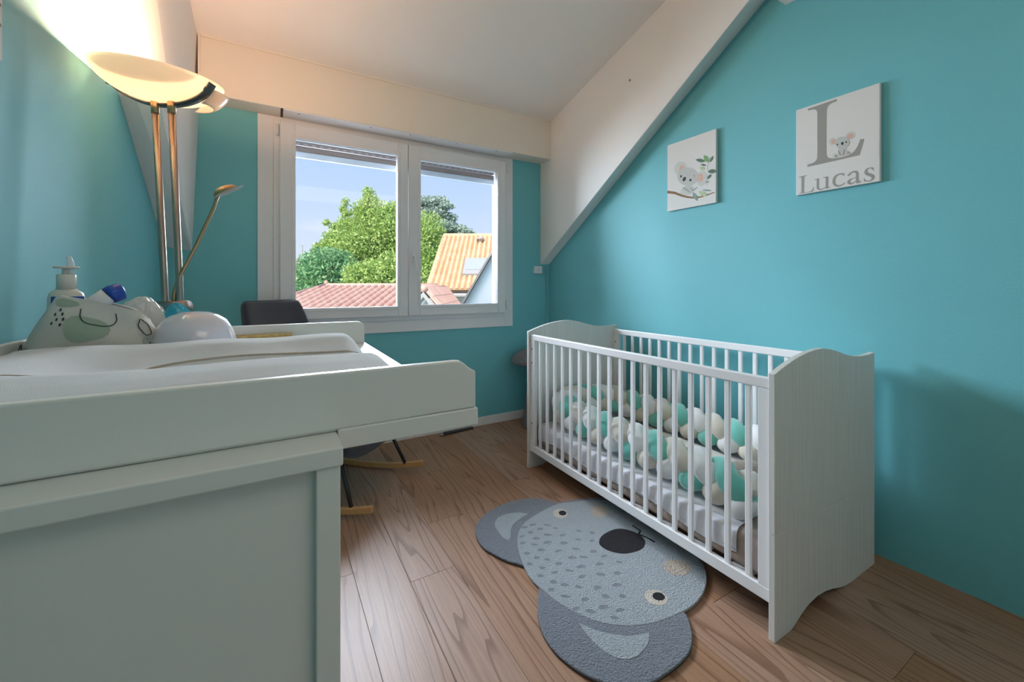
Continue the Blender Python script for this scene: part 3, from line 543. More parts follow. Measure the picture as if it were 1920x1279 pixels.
# floor: dark base with one object per oak plank
floor = MB().box(XL - 0.1, 2.36, YF - 0.1, YB + 0.1, -0.08, -0.016).build('floor', M['subfloor'])
struct(floor, 'grey-brown oak plank floor')
PW, X0 = 0.1802, 0.2655
ends = {0: [-0.62, 1.05, 2.72], 1: [-0.36, 1.54], 2: [0.05, 1.88], 3: [-0.9, 0.74, 2.4], 4: [-0.4, 1.42], 5: [0.2, 2.05],
        6: [-0.9, 0.9, 2.6], 7: [0.467, 2.3], 8: [-0.6, 1.3], 9: [-0.2, 1.75], 10: [-1.0, 0.86], -1: [-0.1, 1.7], -2: [0.6, 2.4],
        -3: [-0.5, 1.4], -4: [0.1, 1.9], -5: [0.5, 2.2]}
plank_mesh = {}
for k in range(-5, 12):
    xa, xb = X0 + PW * k, X0 + PW * (k + 1)
    xa, xb = max(xa, XL - 0.02), min(xb, 2.30)
    if xb - xa < 0.01:
        continue
    ys = [YF] + sorted(ends.get(k, [0.4])) + [YB]
    for i in range(len(ys) - 1):
        ln, w = ys[i + 1] - ys[i] - 0.0009, xb - xa - 0.0009
        me = MB().box(-w / 2, w / 2, -ln / 2, ln / 2, -0.014, 0).mesh('plank')
        put('plank', me, M['floor'], floor, bevel=0.0006, seg=1, loc=((xa + xb) / 2, (ys[i] + ys[i + 1]) / 2, 0.0))

wl = MB().box(XL - 0.1, XL, YF, YB + 0.2, 0, 3.4).build('wall_left', M['turq']); struct(wl, 'turquoise painted left wall')
b = MB()
b.prism([(XR(YF), YF), (XR(YB + 0.2), YB + 0.2), (XR(YB) + 0.2, YB + 0.2), (XR(YF) + 0.2, YF)], lambda p: (p[0], p[1], 0), lambda p: (p[0], p[1], 3.4))
wr = b.build('wall_right', M['turq']); struct(wr, 'turquoise painted right wall')
WX0, WX1, WZ0, WZ1 = -0.012, 1.665, 0.895, 2.195      # window opening
b = MB()
b.box(XL, WX0, YB, YB + 0.19, 0, 3.4).box(WX1, 2.2, YB, YB + 0.19, 0, 3.4)
b.box(WX0, WX1, YB, YB + 0.19, 0, WZ0).box(WX0, WX1, YB, YB + 0.19, WZ1, 3.4)
wb = b.build('wall_back', M['turq']); struct(wb, 'turquoise painted wall around the window')
wf = MB().box(XL, 2.4, YF - 0.1, YF, 0, 3.4).build('wall_front', M['white_paint']); struct(wf, 'white wall behind the viewer')

def zc(y): return 2.531 + 0.265 * (2.848 - y)          # dormer ceiling rises into the room
b = MB()
b.prism([(YB + 0.1, zc(YB + 0.1)), (1.0, zc(1.0)), (1.0, zc(1.0) + 0.06), (YB + 0.1, zc(YB + 0.1) + 0.06)],
        lambda p: (XL - 0.05, p[0], p[1]), lambda p: (2.3, p[0], p[1]))
ce = b.build('ceiling', M['white_paint']); struct(ce, 'sloping white dormer ceiling')
ce2 = MB().box(XL, 2.3, YF, 1.069, 2.51, 3.12).build('ceiling', M['white_paint']); struct(ce2, 'flat white main ceiling')

# white dormer cheeks standing a little proud of the turquoise walls
def cheek(name, xi_lo, xi_hi, xo, inner, outer, label):
    (ya, za), (yb, zb) = inner
    (_, zoa), (_, zob) = outer
    v = [(xi_lo, ya, za), (xi_lo, yb, zb), (xi_hi, yb, 3.2), (xi_hi, ya, zc(ya) + 0.05),
         (xo(ya), ya, zoa), (xo(yb), yb, zob), (xo(yb), yb, 3.2), (xo(ya), ya, zc(ya) + 0.05)]
    o = MB().add(v, [(0, 1, 2, 3), (7, 6, 5, 4), (0, 4, 5, 1), (1, 5, 6, 2), (2, 6, 7, 3), (3, 7, 4, 0)]).build(name, M['white_paint'], bevel=0.004)
    struct(o, label)
    return o
tr1 = cheek('trim_1', 2.032, 2.032, lambda y: XR(y) + 0.05, ((YB, 1.325), (1.069, 2.606)), ((YB, 1.325), (1.069, 2.672)), 'white sloping dormer cheek on the right wall')
tr2 = cheek('trim_2', -0.42, -0.372, lambda y: XL - 0.05, ((YB, 1.329), (1.069, 2.775)), ((YB, 1.36), (1.069, 2.715)), 'white sloping dormer cheek on the left wall')
b = MB(); b.lathe([(0.0, 0), (0.007, 0.0), (0.007, 0.006), (0.0, 0.008)], n=12)
hk = b.build('screw', M['screw'], tr1, smooth=True); hk.rotation_euler = (0, math.radians(-90), 0); hk.location = (2.032, 1.952, 2.49)

# roller shutter box over the window
sb = MB().box(-0.372, 2.034, 2.848, YB, 2.209, 2.60).build('trim_3', M['cream'], bevel=0.003); struct(sb, 'long cream roller shutter box above the window')
MB().box(-0.36, 2.03, 2.838, 2.849, 2.522, 2.534).build('cover_strip', M['cream'], sb, bevel=0.002)
MB().box(-0.371, -0.361, 2.838, 2.849, 2.21, 2.534).build('cover_strip', M['cream'], sb, bevel=0.002)
MB().box(0.045, 1.655, 2.852, 2.985, 2.203, 2.2095).build('access_panel', M['pvc'], sb, bevel=0.001)
MB().box(0.030, 0.043, 2.852, 3.0, 2.2075, 2.2095).build('panel_gap', M['dark_gap'], sb)
for x in (0.13, 0.56, 0.83, 1.18, 1.52):
    MB().lathe([(0, 0), (0.005, 0), (0.005, 0.003), (0, 0.004)], (x, 2.875, 2.1995), n=10).build('screw', M['screw'], sb, smooth=True)

bbk = MB().box(XL, XR(YB), YB - 0.013, YB, 0, 0.068).build('baseboard_back', M['base_white'], bevel=0.003); struct(bbk, 'white baseboard under the window')

# ------------------------------------------------------------------ window
win = bpy.data.objects.new('window_1', None); COL.objects.link(win); win.location = (0.83, YB, 0.8)
struct(win, 'white two-sash window with roller shutter drawn up')
def ring(b, x0, x1, z0, z1, w0, w1, wt, wb_, ya, yb):
    b.box(x0, x0 + w0, ya, yb, z0, z1).box(x1 - w1, x1, ya, yb, z0, z1)
    b.box(x0 + w0, x1 - w1, ya, yb, z0, z0 + wb_).box(x0 + w0, x1 - w1, ya, yb, z1 - wt, z1)
    return b
ring(MB(), -0.094, 1.743, 0.795, 2.207, 0.086, 0.075, 0.02, 0.085, YB - 0.012, YB + 0.002).build('casing', M['pvc'], win, bevel=0.002)
ring(MB(), -0.008, 1.69, 0.880, 2.188, 0.036, 0.034, 0.022, 0.032, YB - 0.022, YB + 0.06).build('window_frame', M['pvc'], win, bevel=0.002)
def sash(x0, x1, z0, z1, gx0, gx1, gz0, gz1, hinge_x):
    s = bpy.data.objects.new('sash', None); COL.objects.link(s); s.location = ((x0 + x1) / 2, YB, z0); attach(s, win)
    ring(MB(), x0, x1, z0, z1, gx0 - x0, x1 - gx1, z1 - gz1, gz0 - z0, YB - 0.045, YB + 0.022).build('sash_frame', M['pvc'], s, bevel=0.004)
    ring(MB(), gx0 - 0.016, gx1 + 0.016, gz0 - 0.016, gz1 + 0.016, 0.022, 0.022, 0.022, 0.022, YB - 0.049, YB - 0.02).build('glazing_bead', M['pvc'], s, bevel=0.003)
    ring(MB(), gx0 - 0.002, gx1 + 0.002, gz0 - 0.002, gz1 + 0.002, 0.005, 0.005, 0.005, 0.005, YB - 0.02, YB - 0.008).build('seal', M['dark_gap'], s)
    MB().box(gx0 - 0.004, gx1 + 0.004, YB - 0.012, YB - 0.008, gz0 - 0.004, gz1 + 0.004).build('pane', M['glass'], s)
    for z in (z0 + 0.03, z1 - 0.09):
        MB().tube([(hinge_x, YB - 0.05, z), (hinge_x, YB - 0.05, z + 0.07)], 0.0075, 10).build('hinge', M['pvc'], s, smooth=True)
    return s
s1 = sash(0.027, 0.841, 0.912, 2.166, 0.110, 0.770, 0.979, 2.082, 0.012)
s2 = sash(0.845, 1.658, 0.912, 2.166, 0.930, 1.585, 0.985, 2.075, 1.668)
b = MB(); b.tube([(0.882, YB - 0.045, 1.335), (0.882, YB - 0.052, 1.335)], 0.017, 14)
b.box(0.868, 0.896, YB - 0.053, YB - 0.045, 1.29, 1.38)
h = b.build('handle_plate', M['pvc'], s2, bevel=0.003)
MB().tube([(0.882, YB - 0.05, 1.345), (0.882, YB - 0.085, 1.345), (0.886, YB - 0.09, 1.32), (0.892, YB - 0.088, 1.26), (0.894, YB - 0.085, 1.225)], [0.009, 0.010, 0.011, 0.010, 0.008], 10).build('handle', M['pvc'], s2, smooth=True)
# roller shutter drawn up behind the panes, its guides and the outer sill
sh = bpy.data.objects.new('roller_shutter', None); COL.objects.link(sh); sh.location = (0.83, YB + 0.12, 2.0); attach(sh, win)
for i in range(3):
    z = 2.036 + i * 0.042
    MB().prism([(YB + 0.095, z), (YB + 0.102, z), (YB + 0.106, z + 0.02), (YB + 0.102, z + 0.039), (YB + 0.095, z + 0.039), (YB + 0.092, z + 0.02)], lambda p: (WX0, p[0], p[1]), lambda p: (WX1, p[0], p[1])).build('slat', M['shutter'], sh)
for i in range(34):
    x = 0.02 + i * 0.0495
    MB().box(x, x + 0.024, YB + 0.0912, YB + 0.0932, 2.0865, 2.0895).build('light_slot', M['alu'], sh)
MB().box(WX0, WX1, YB + 0.09, YB + 0.108, 1.995, 2.035).build('end_bar', M['alu'], sh, bevel=0.003)
for x0, x1 in ((WX0, WX0 + 0.05), (WX1 - 0.05, WX1)):
    MB().box(x0, x1, YB + 0.08, YB + 0.12, WZ0, WZ1).build('guide_rail', M['pvc'], sh, bevel=0.002)
MB().box(WX0, WX1, YB + 0.06, YB + 0.30, WZ0 - 0.03, WZ0 + 0.005).build('outer_sill', M['alu'], win)
MB().tube([(1.60, YB + 0.07, 1.19), (1.605, YB + 0.075, 1.10), (1.60, YB + 0.07, 1.0)], 0.008, 8).build('shutter_latch', M['pvc'], win, smooth=True)

# ================================================================== SOCKET AND CABLE in the corner
so = thing('junction_box', 'small white junction box under the end of the right dormer slope', 'socket', (1.99, YB, 1.24))
MB().box(1.955, 2.032, YB - 0.030, YB, 1.242, 1.306).build('cover', M['socket'], so, bevel=0.004)
MB().box(1.985, 2.005, YB - 0.032, YB - 0.029, 1.28, 1.283).build('slot', M['screw'], so)
MB().box(1.985, 2.005, YB - 0.032, YB - 0.029, 1.265, 1.268).build('slot', M['screw'], so)
cb = MB().tube([(2.032, YB - 0.012, 1.30), (2.088, YB - 0.010, 1.303), (2.094, YB - 0.010, 1.29), (2.094, YB - 0.010, 0.9), (2.094, YB - 0.010, 0.07)], 0.006, 8).build('cable', M['turq'], smooth=True)
tag(cb, 'turquoise painted cable running down the corner beside the junction box', 'cable')

# ================================================================== COMMODE with changing top
CX0, CX1 = -0.53, 0.08
cm = thing('commode', 'large white commode with recessed side panel under the changing tray', 'commode', ((CX0 + CX1) / 2, 1.12, 0))
MB().box(CX0, CX1, 0.592, 1.66, 0.8795, 0.905).build('top_slab', M['lacquer'], cm, bevel=0.0025)
MB().box(0.047, 0.077, 0.596, 0.640, 0, 0.8795).build('stile', M['lacquer'], cm, bevel=0.002)
MB().box(0.047, 0.077, 1.612, 1.656, 0, 0.8795).build('stile', M['lacquer'], cm, bevel=0.002)
MB().box(CX0, -0.50, 0.596, 0.640, 0, 0.8795).build('stile', M['lacquer'], cm, bevel=0.002)
MB().box(-0.50, 0.047, 0.612, 0.628, 0.03, 0.8795).build('side_panel', M['lacquer'], cm)
MB().box(-0.50, 0.047, 1.632, 1.648, 0.03, 0.8795).build('side_panel', M['lacquer'], cm)
MB().box(CX0, CX0 + 0.012, 0.64, 1.612, 0.03, 0.8795).build('back_panel', M['lacquer'], cm)
for i in range(3):
    z0 = 0.05 + i * 0.277
    d = MB().box(0.045, 0.066, 0.645, 1.607, z0, z0 + 0.271).build('drawer', M['lacquer'], cm, bevel=0.002)
    for y in (0.87, 1.38):
        MB().tube([(0.066, y, z0 + 0.14), (0.088, y, z0 + 0.14)], [0.008, 0.014], 12).build('knob', M['lacquer'], d, smooth=True)

ct = thing('changing_tray', 'white open-ended changing tray with raised sides overhanging the commode', 'changing table', (-0.11, 1.14, 0.905))
MB().box(-0.528, 0.296, 0.660, 1.622, 0.9052, 0.912).build('tray_board', M['lacquer'], ct, bevel=0.0015)
MB().box(0.0805, 0.309, 0.652, 0.674, 0.8795, 0.909).build('apron', M['lacquer'], ct, bevel=0.002)
MB().box(0.0805, 0.296, 1.606, 1.626, 0.8795, 0.905).build('apron', M['lacquer'], ct, bevel=0.002)
MB().box(0.278, 0.296, 0.674, 1.606, 0.8795, 0.905).build('apron', M['lacquer'], ct, bevel=0.002)
near = [(-0.53, 0.9058), (0.3065, 0.9095), (0.3065, 0.973), (0.300, 0.9762), (0.292, 0.9815), (0.285, 0.988), (0.278, 0.9925), (0.270, 0.9935), (-0.53, 0.9935)]
MB().prism(near, lambda p: (p[0], 0.656, p[1]), lambda p: (p[0], 0.674, p[1])).build('side_rail', M['lacquer'], ct, bevel=0.003, angle=50)
far = [(-0.53, 0.9122), (0.291, 0.9122), (0.291, 0.970), (0.289, 0.9785), (0.284, 0.986), (0.2755, 0.9915), (0.266, 0.9935), (-0.53, 0.9935)]
MB().prism(far, lambda p: (p[0], 1.606, p[1]), lambda p: (p[0], 1.624, p[1])).build('side_rail', M['lacquer'], ct, bevel=0.003, angle=50)
MB().box(-0.53, -0.514, 0.674, 1.606, 0.9122, 0.9945).build('end_rail', M['lacquer'], ct, bevel=0.003)

# changing mat with two raised bolsters
PY = [0.685, 0.692, 0.71, 0.75, 0.80, 0.856, 0.91, 0.96, 1.01, 1.06, 1.11, 1.16, 1.20, 1.24, 1.28, 1.305, 1.318, 1.325]
PH = [0.006, 0.030, 0.048, 0.066, 0.075, 0.079, 0.070, 0.052, 0.041, 0.038, 0.043, 0.058, 0.073, 0.079, 0.070, 0.050, 0.028, 0.006]
PX0, PX1 = -0.500, 0.218
PYA, PYB = 0.685, 1.325
def pad_h(x, y):
    h = interp(y, PY, PH)
    head = max(0.0, min(1.0, (-0.26 - x) / 0.16)); head = head * head * (3 - 2 * head)
    hh = 0.077 * min(1, max(0.0, (y - PYA) / 0.06)) ** 0.5 * min(1, max(0.0, (PYB - y) / 0.06)) ** 0.5
    h = h * (1 - head) + max(h, hh) * head
    e = min(1.0, max(0.0, (PX1 - x) / 0.055)); h = 0.006 + (h - 0.006) * math.sin(e * math.pi / 2) ** 0.7
    e = min(1.0, max(0.0, (x - PX0) / 0.04)); h = 0.006 + (h - 0.006) * math.sin(e * math.pi / 2) ** 0.7
    h += 0.0030 * math.sin(26 * x + 9 * y) * math.exp(-((y - 1.20) / 0.06) ** 2) + 0.0022 * math.sin(17 * x - 14 * y + 1) * math.exp(-((y - 0.83) / 0.08) ** 2)
    return h
def pad_pt(u, v):
    x, y = PX0 + (PX1 - PX0) * u, PYA + (PYB - PYA) * v
    # far bolster is a little shorter, corners rounded
    x = PX0 + (x - PX0) * (1 - 0.05 * max(0, (v - 0.45)))
    return (x, y, 0.912 + pad_h(x, y))
b = MB(); b.grid(60, 70, pad_pt)
b.grid(2, 70, lambda u, v: (pad_pt(0, v)[0], pad_pt(0, v)[1], 0.9122 + u * pad_h(pad_pt(0, v)[0], pad_pt(0, v)[1])))
b.grid(2, 70, lambda u, v: (pad_pt(1, v)[0], pad_pt(1, v)[1], 0.9122 + u * pad_h(pad_pt(1, v)[0], pad_pt(1, v)[1])))
b.grid(60, 2, lambda u, v: (pad_pt(u, 0)[0], PYA, 0.9122 + v * 0.006)); b.grid(60, 2, lambda u, v: (pad_pt(u, 1)[0], PYB, 0.9122 + v * 0.006))
cp = thing('changing_mat', 'soft white towelling changing mat with raised bolsters on the tray', 'changing mat', (-0.14, 1.08, 0.912))
b.build('mat_cover', M['pad'], cp, smooth=True)
def on_pad(x, y, dz=0.001): return (x, y, 0.912 + pad_h(x, y) + dz)
line = [(-0.30, 0.95), (-0.275, 0.965), (-0.255, 1.0), (-0.24, 1.05), (-0.22, 1.095), (-0.19, 1.115)] + [(-0.16 + 0.0355 * i, 1.122 + 0.008 * math.sin(i * .5)) for i in range(11)]
MB().tube([on_pad(x, y) for x, y in line], 0.0028, 6).build('piping', M['piping'], cp, smooth=True)
MB().tube([on_pad(x, y, 0.0) for x, y in [(-0.40, 0.93), (-0.36, 0.94), (-0.33, 0.942), (-0.30, 0.95)]], 0.0018, 6).build('piping', M['piping'], cp, smooth=True)

# ------------------------------------------------------------------ soft basket with cloud and leaf print
BC = Vector((-0.388, 1.418)); BA = math.radians(10)
def bk(s, h, off=0.0):
    """basket skin: s in [0,1] once round (0..0.5 = side towards the room), h in [0,1]"""
    w = 2 * math.pi * s
    cx, sy_ = math.cos(w), math.sin(w)
    lx = -0.112 * math.copysign(abs(cx) ** 0.75, cx)
    ly = -0.066 * math.copysign(abs(sy_) ** 0.75, sy_)
    f = 1.0 + 0.16 * math.sin(min(1, h * 0.9 + 0.12) * math.pi) - 0.10 * h + off * 8
    if lx < 0: f2 = 1 - 0.25 * h * h * (-lx / 0.112)
    else: f2 = 1.0
    top = interp(lx, [-0.112, -0.085, 0.0, 0.08, 0.112], [0.165, 0.190, 0.176, 0.150, 0.122])
    z = 0.9122 + h * top
    x = lx * f * f2; y = ly * f
    y += 0.004 * math.sin(9 * h + 30 * lx)
    return (BC.x + x * math.cos(BA) - y * math.sin(BA), BC.y + x * math.sin(BA) + y * math.cos(BA), z)
bsk = thing('fabric_basket', 'sagging cream fabric basket printed with clouds and green leaves, by the left wall', 'basket', (BC.x, BC.y, 0.912))
b = MB()
b.grid(56, 22, lambda u, v: bk(u, v), close_u=True)
b.grid(56, 8, lambda u, v: bk(u, 1 - 0.35 * v, -0.012), close_u=True)
b.grid(56, 2, lambda u, v: bk(u, 1, -0.012 * v), close_u=True)
b.grid(56, 2, lambda u, v: tuple(Vector(bk(u, 0)) * (1 - v) + Vector((BC.x, BC.y, 0.9122)) * v), close_u=True)
b.build('basket_body', M['basket'], bsk, smooth=True)
def patch(cs, ch, rs, rh, m, name, wob=0.0, n=20):
    b = MB(); ring_ = []
    for k in range(n):
        w = 2 * math.pi * k / n; r = 1 + wob * math.sin(3 * w + 1)
        ring_.append((cs + rs * r * math.cos(w), min(0.985, max(0.02, ch + rh * r * math.sin(w)))))
    pts = [bk(cs, ch, 0.004)]
    for q in (0.5, 1.0):
        pts += [bk(cs + (p[0] - cs) * q, ch + (p[1] - ch) * q, 0.004) for p in ring_]
    f = [(0, 1 + k, 1 + (k + 1) % n) for k in range(n)] + [(1 + k, 1 + n + k, 1 + n + (k + 1) % n, 1 + (k + 1) % n) for k in range(n)]
    return b.add(pts, f).build(name, m, bsk, smooth=True)
def outline(cs, ch, rs, rh, name, bumps=4, a0=0.0, a1=1.0):
    pts = []
    for k in range(41):
        w = 2 * math.pi * (a0 + (a1 - a0) * k / 40)
        r = 1 + 0.16 * abs(math.sin(bumps * w / 2))
        pts.append(bk(cs + rs * r * math.cos(w), min(0.98, ch + rh * r * math.sin(w)), 0.006))
    return MB().tube(pts, 0.0011, 5).build(name, M['ink'], bsk, smooth=True)
patch(0.235, 0.62, 0.036, 0.17, M['sage'], 'leaf_print', 0.08)
patch(0.185, 0.93, 0.040, 0.05, M['sage'], 'leaf_print', 0.05)
patch(0.085, 0.20, 0.040, 0.22, M['sage_grey'], 'leaf_print', 0.06)
patch(0.380, 0.40, 0.026, 0.20, M['sage_grey'], 'leaf_print', 0.06)
outline(0.26, 0.83, 0.028, 0.14, 'cloud_outline', 2, 0.45, 1.05)
outline(0.372, 0.72, 0.022, 0.12, 'cloud_outline', 5)
outline(0.045, 0.20, 0.030, 0.22, 'cloud_outline', 2, -0.1, 0.6)
for ds, dh in ((0, 0), (0.012, 0.07), (0.013, -0.06), (-0.010, 0.06), (-0.012, -0.05), (0.018, 0.01), (0.002, 0.12)):
    patch(0.178 + ds, 0.72 + dh, 0.0035, 0.022, M['ink'], 'dot_print', 0, 8)
for ds, dh in ((0, 0), (0.012, 0.05), (0.012, -0.07), (-0.010, 0.05), (-0.008, -0.09)):
    patch(0.380 + ds, 0.46 + dh, 0.003, 0.020, M['ink'], 'dot_print', 0, 8)

# pump bottle, cream tube, plastic packet, dome, board book
pb = thing('pump_bottle', 'cream pump bottle with clear nozzle standing in the fabric basket', 'bottle', (-0.445, 1.425, 0.93))
px, py = -0.445, 1.425
MB().lathe([(0.0, 0.914), (0.031, 0.914), (0.033, 0.93), (0.033, 1.092), (0.030, 1.106), (0.020, 1.114), (0.0175, 1.117)], (px, py, 0), 26, 1.0, 0.8).build('bottle_body', M['bottle'], pb, smooth=True)
b = MB().grid(14, 2, lambda u, v: (px + 0.0338 * math.cos(-2.2 + 2.0 * u), py + 0.0338 * 0.8 * math.sin(-2.2 + 2.0 * u), 1.072 + 0.026 * v)); b.build('blue_label', M['blue'], pb, smooth=True)
MB().lathe([(0.0175, 1.115), (0.0175, 1.150), (0.016, 1.152), (0.008, 1.153), (0.008, 1.168), (0.0, 1.168)], (px, py, 0), 20).build('collar', M['bottle'], pb, smooth=True)
MB().lathe([(0.0, 1.166), (0.022, 1.167), (0.023, 1.170), (0.021, 1.172), (0.0, 1.172)], (px, py, 0), 20, 1.05, 0.7).build('pump_head', M['bottle'], pb, smooth=True)
MB().tube([(px + 0.006, py, 1.152), (px + 0.007, py, 1.165), (px + 0.007, py, 1.18), (px + 0.004, py, 1.196), (px + 0.003, py, 1.199)], [0.008, 0.0075, 0.007, 0.005, 0.002], 10).build('clear_cap', M['clear'], pb, smooth=True)
tu = thing('cream_tube', 'white cosmetic tube with round royal blue cap leaning in the basket', 'tube', (-0.385, 1.435, 1.0))
MB().tube([(-0.408, 1.435, 1.068), (-0.392, 1.436, 1.083), (-0.373, 1.44, 1.099)], [0.017, 0.020, 0.021], 18).build('tube_body', M['socket'], tu, smooth=True)
MB().tube([(-0.3735, 1.44, 1.0985), (-0.368, 1.443, 1.102), (-0.350, 1.452, 1.110), (-0.346, 1.454, 1.111)], [0.0215, 0.0235, 0.0230, 0.012], 20).build('cap', M['blue'], tu, smooth=True)
pk = thing('plastic_packet', 'crumpled clear and cyan plastic packet behind the fabric basket', 'packet', (-0.32, 1.55, 0.912))
def crumple(c, sx, sy, sz, seed, n=26):
    r = random.Random(seed); b = MB()
    ph = [r.uniform(0, 6) for _ in range(6)]
    def fn(u, v):
        x = (u - 0.5) * 2; y = (v - 0.5) * 2
        e = (1 - x ** 4) * (1 - y ** 4)
        h = max(0.0, e) ** 0.4 * (0.86 + 0.13 * math.sin(3.2 * x + ph[0]) + 0.05 * abs(math.sin(7 * x + 5 * y + ph[2])) - 0.05 * abs(math.sin(9 * y - 6 * x + ph[3])))
        return (c[0] + x * sx, c[1] + y * sy, c[2] + h * sz)
    return b.grid(n, n, fn)
crumple((-0.335, 1.553, 0.913), 0.080, 0.044, 0.178, 3).build('film_wrap', M['film_clear'], pk)
crumple((-0.235, 1.566, 0.913), 0.065, 0.034, 0.160, 9).build('printed_film', M['film_blue'], pk)
do = thing('dome_box', 'glossy white plastic dome standing beside the fabric basket', 'dome', (-0.192, 1.428, 0.912))
MB().lathe([(0.0, 0.9122), (0.088, 0.9122), (0.095, 0.92), (0.098, 0.945), (0.096, 0.972), (0.088, 1.003), (0.073, 1.028), (0.053, 1.044), (0.030, 1.052), (0.0, 1.054)], (-0.192, 1.428, 0), 40).build('dome_shell', M['dome'], do, smooth=True)
MB().lathe([(0, -0.003), (0.004, -0.003), (0.004, 0.002), (0, 0.003)], (-0.116, 1.365, 0.975), 10).build('brass_pin', M['brass'], do, smooth=True)
bb_ = thing('board_book', 'small green and yellow board book lying against the far tray side', 'book', (-0.04, 1.575, 0.912))
MB().box(-0.15, 0.075, 1.550, 1.604, 0.9122, 0.940).build('cover', M['board_green'], bb_, bevel=0.002)
MB().box(-0.120, 0.050, 1.556, 1.603, 0.9405, 0.9655).build('pages', M['board_yellow'], bb_, bevel=0.003)

# ================================================================== FLOOR LAMP
LB = Vector((-0.315, 1.83))                       # collar position (seen just above the tray)
lp = thing('floor_lamp', 'tall brushed nickel uplighter floor lamp with lit glass bowl and reading arm', 'floor lamp', (-0.28, 1.82, 0))
tops = [Vector((-0.362, 1.855, 1.775)), Vector((-0.312, 1.825, 1.775))]
cols = [Vector((-0.330, 1.838, 1.063)), Vector((-0.285, 1.812, 1.063))]
for t, c in zip(tops, cols):
    f0 = c + (c - t) * ((1.063 - 0.03) / (t.z - c.z))
    MB().tube([f0, c, t], 0.0105, 14).build('pole', M['steel'], lp, smooth=True)
    MB().tube([t - (t - c).normalized() * 0.05, t], 0.0122, 14).build('pole_ferrule', M['brass'], lp, smooth=True)
mid = (cols[0] + cols[1]) / 2; dirc = (cols[1] - cols[0]).normalized()
b = MB(); b.tube([mid - dirc * 0.052 + Vector((0, 0, -0.012)), mid + dirc * 0.052 + Vector((0, 0, -0.012))], 0.024, 16); b.build('collar', M['steel'], lp, smooth=True)
fm = mid + Vector((0.04, 0, 0)); MB().lathe([(0.0, 0.0), (0.135, 0.0), (0.140, 0.006), (0.135, 0.018), (0.05, 0.028), (0.0, 0.03)], (mid.x + 0.045, mid.y - 0.005, 0), 36).build('base', M['steel'], lp, smooth=True)
RA = [Vector((-0.303, 1.822, 1.06)), Vector((-0.303, 1.820, 1.10)), Vector((-0.290, 1.812, 1.150)), Vector((-0.235, 1.780, 1.27)), Vector((-0.185, 1.752, 1.395)), Vector((-0.178, 1.748, 1.42)), Vector((-0.170, 1.744, 1.442))]
MB().tube(RA, [0.007, 0.007, 0.0065, 0.006, 0.006, 0.0055, 0.005], 10).build('reading_arm', M['brass'], lp, smooth=True)
hc = Vector((-0.148, 1.735, 1.452))
b = MB()
def head_pt(u, v):
    w = 2 * math.pi * u; r = math.sin(v * math.pi / 2)
    q = Vector((0.040 * r * math.cos(w), 0.030 * r * math.sin(w), 0.022 * math.cos(v * math.pi / 2)))
    q.rotate(Matrix.Rotation(math.radians(-32), 3, 'Y')); return hc + q
b.grid(24, 8, head_pt, close_u=True)
rh = b.build('reading_head', M['brass'], lp, smooth=True)
b = MB(); b.grid(24, 3, lambda u, v: hc + Matrix.Rotation(math.radians(-32), 3, 'Y') @ Vector((0.052 * (1 - .98 * v) * math.cos(2 * math.pi * u) + 0.008, 0.032 * (1 - .98 * v) * math.sin(2 * math.pi * u), -0.002)), close_u=True)
b.build('reading_glass', M['clear'], lp, smooth=True)
# glass bowl on a curved strap
SC = Vector((-0.345, 1.845, 1.852)); SR = 0.183; SD = 0.088
tilt = Matrix.Rotation(math.radians(5.5), 3, RT) @ Matrix.Rotation(math.radians(4.5), 3, FW)
def bowl(u, v, k=1.0, dz=0.0):
    w = 2 * math.pi * u
    r = SR * k * math.sin(v * math.radians(80)) / math.sin(math.radians(80))
    z = -SD * k * (math.cos(v * math.radians(80)) - math.cos(math.radians(80))) / (1 - math.cos(math.radians(80)))
    return SC + tilt @ Vector((r * math.cos(w), r * math.sin(w), z + dz))
b = MB(); b.grid(56, 14, lambda u, v: bowl(u, 0.001 + 0.999 * v), close_u=True)
sh_ = b.build('glass_bowl', M['lampglass'], lp, smooth=True)
so_ = sh_.modifiers.new('thick', 'SOLIDIFY'); so_.thickness = 0.004
rd = RT.xy.normalized()
b = MB(); prev = []
pts = []
for i in range(33):
    a = -1 + 2 * i / 32
    r = SR * 1.0 * a
    v = math.degrees(math.asin(min(1, abs(a) * math.sin(math.radians(80))))) / 80
    z = -SD * (math.cos(v * math.radians(80)) - math.cos(math.radians(80))) / (1 - math.cos(math.radians(80)))
    pts.append(SC + tilt @ Vector((rd.x * r, rd.y * r, z - 0.010)))
nrm = Vector((-rd.y, rd.x, 0))
def strap_pt(u, v):
    f = u * 32; i = min(31, int(f)); q = pts[i].lerp(pts[i + 1], f - i)
    return q + nrm * (v - 0.5) * 0.030
b.grid(33, 3, strap_pt)
st_ = b.build('strap', M['strap'], lp, smooth=True); mo = st_.modifiers.new('thick', 'SOLIDIFY'); mo.thickness = 0.006
for a in (-0.93, 0.90):
    q = SC + tilt @ Vector((rd.x * SR * a, rd.y * SR * a, -0.028)) - nrm * 0.012
    MB().tube([q + Vector((0, 0, -0.014)), q + Vector((0, 0, 0.016))], 0.006, 10).build('clamp_knob', M['strap'], lp, smooth=True)
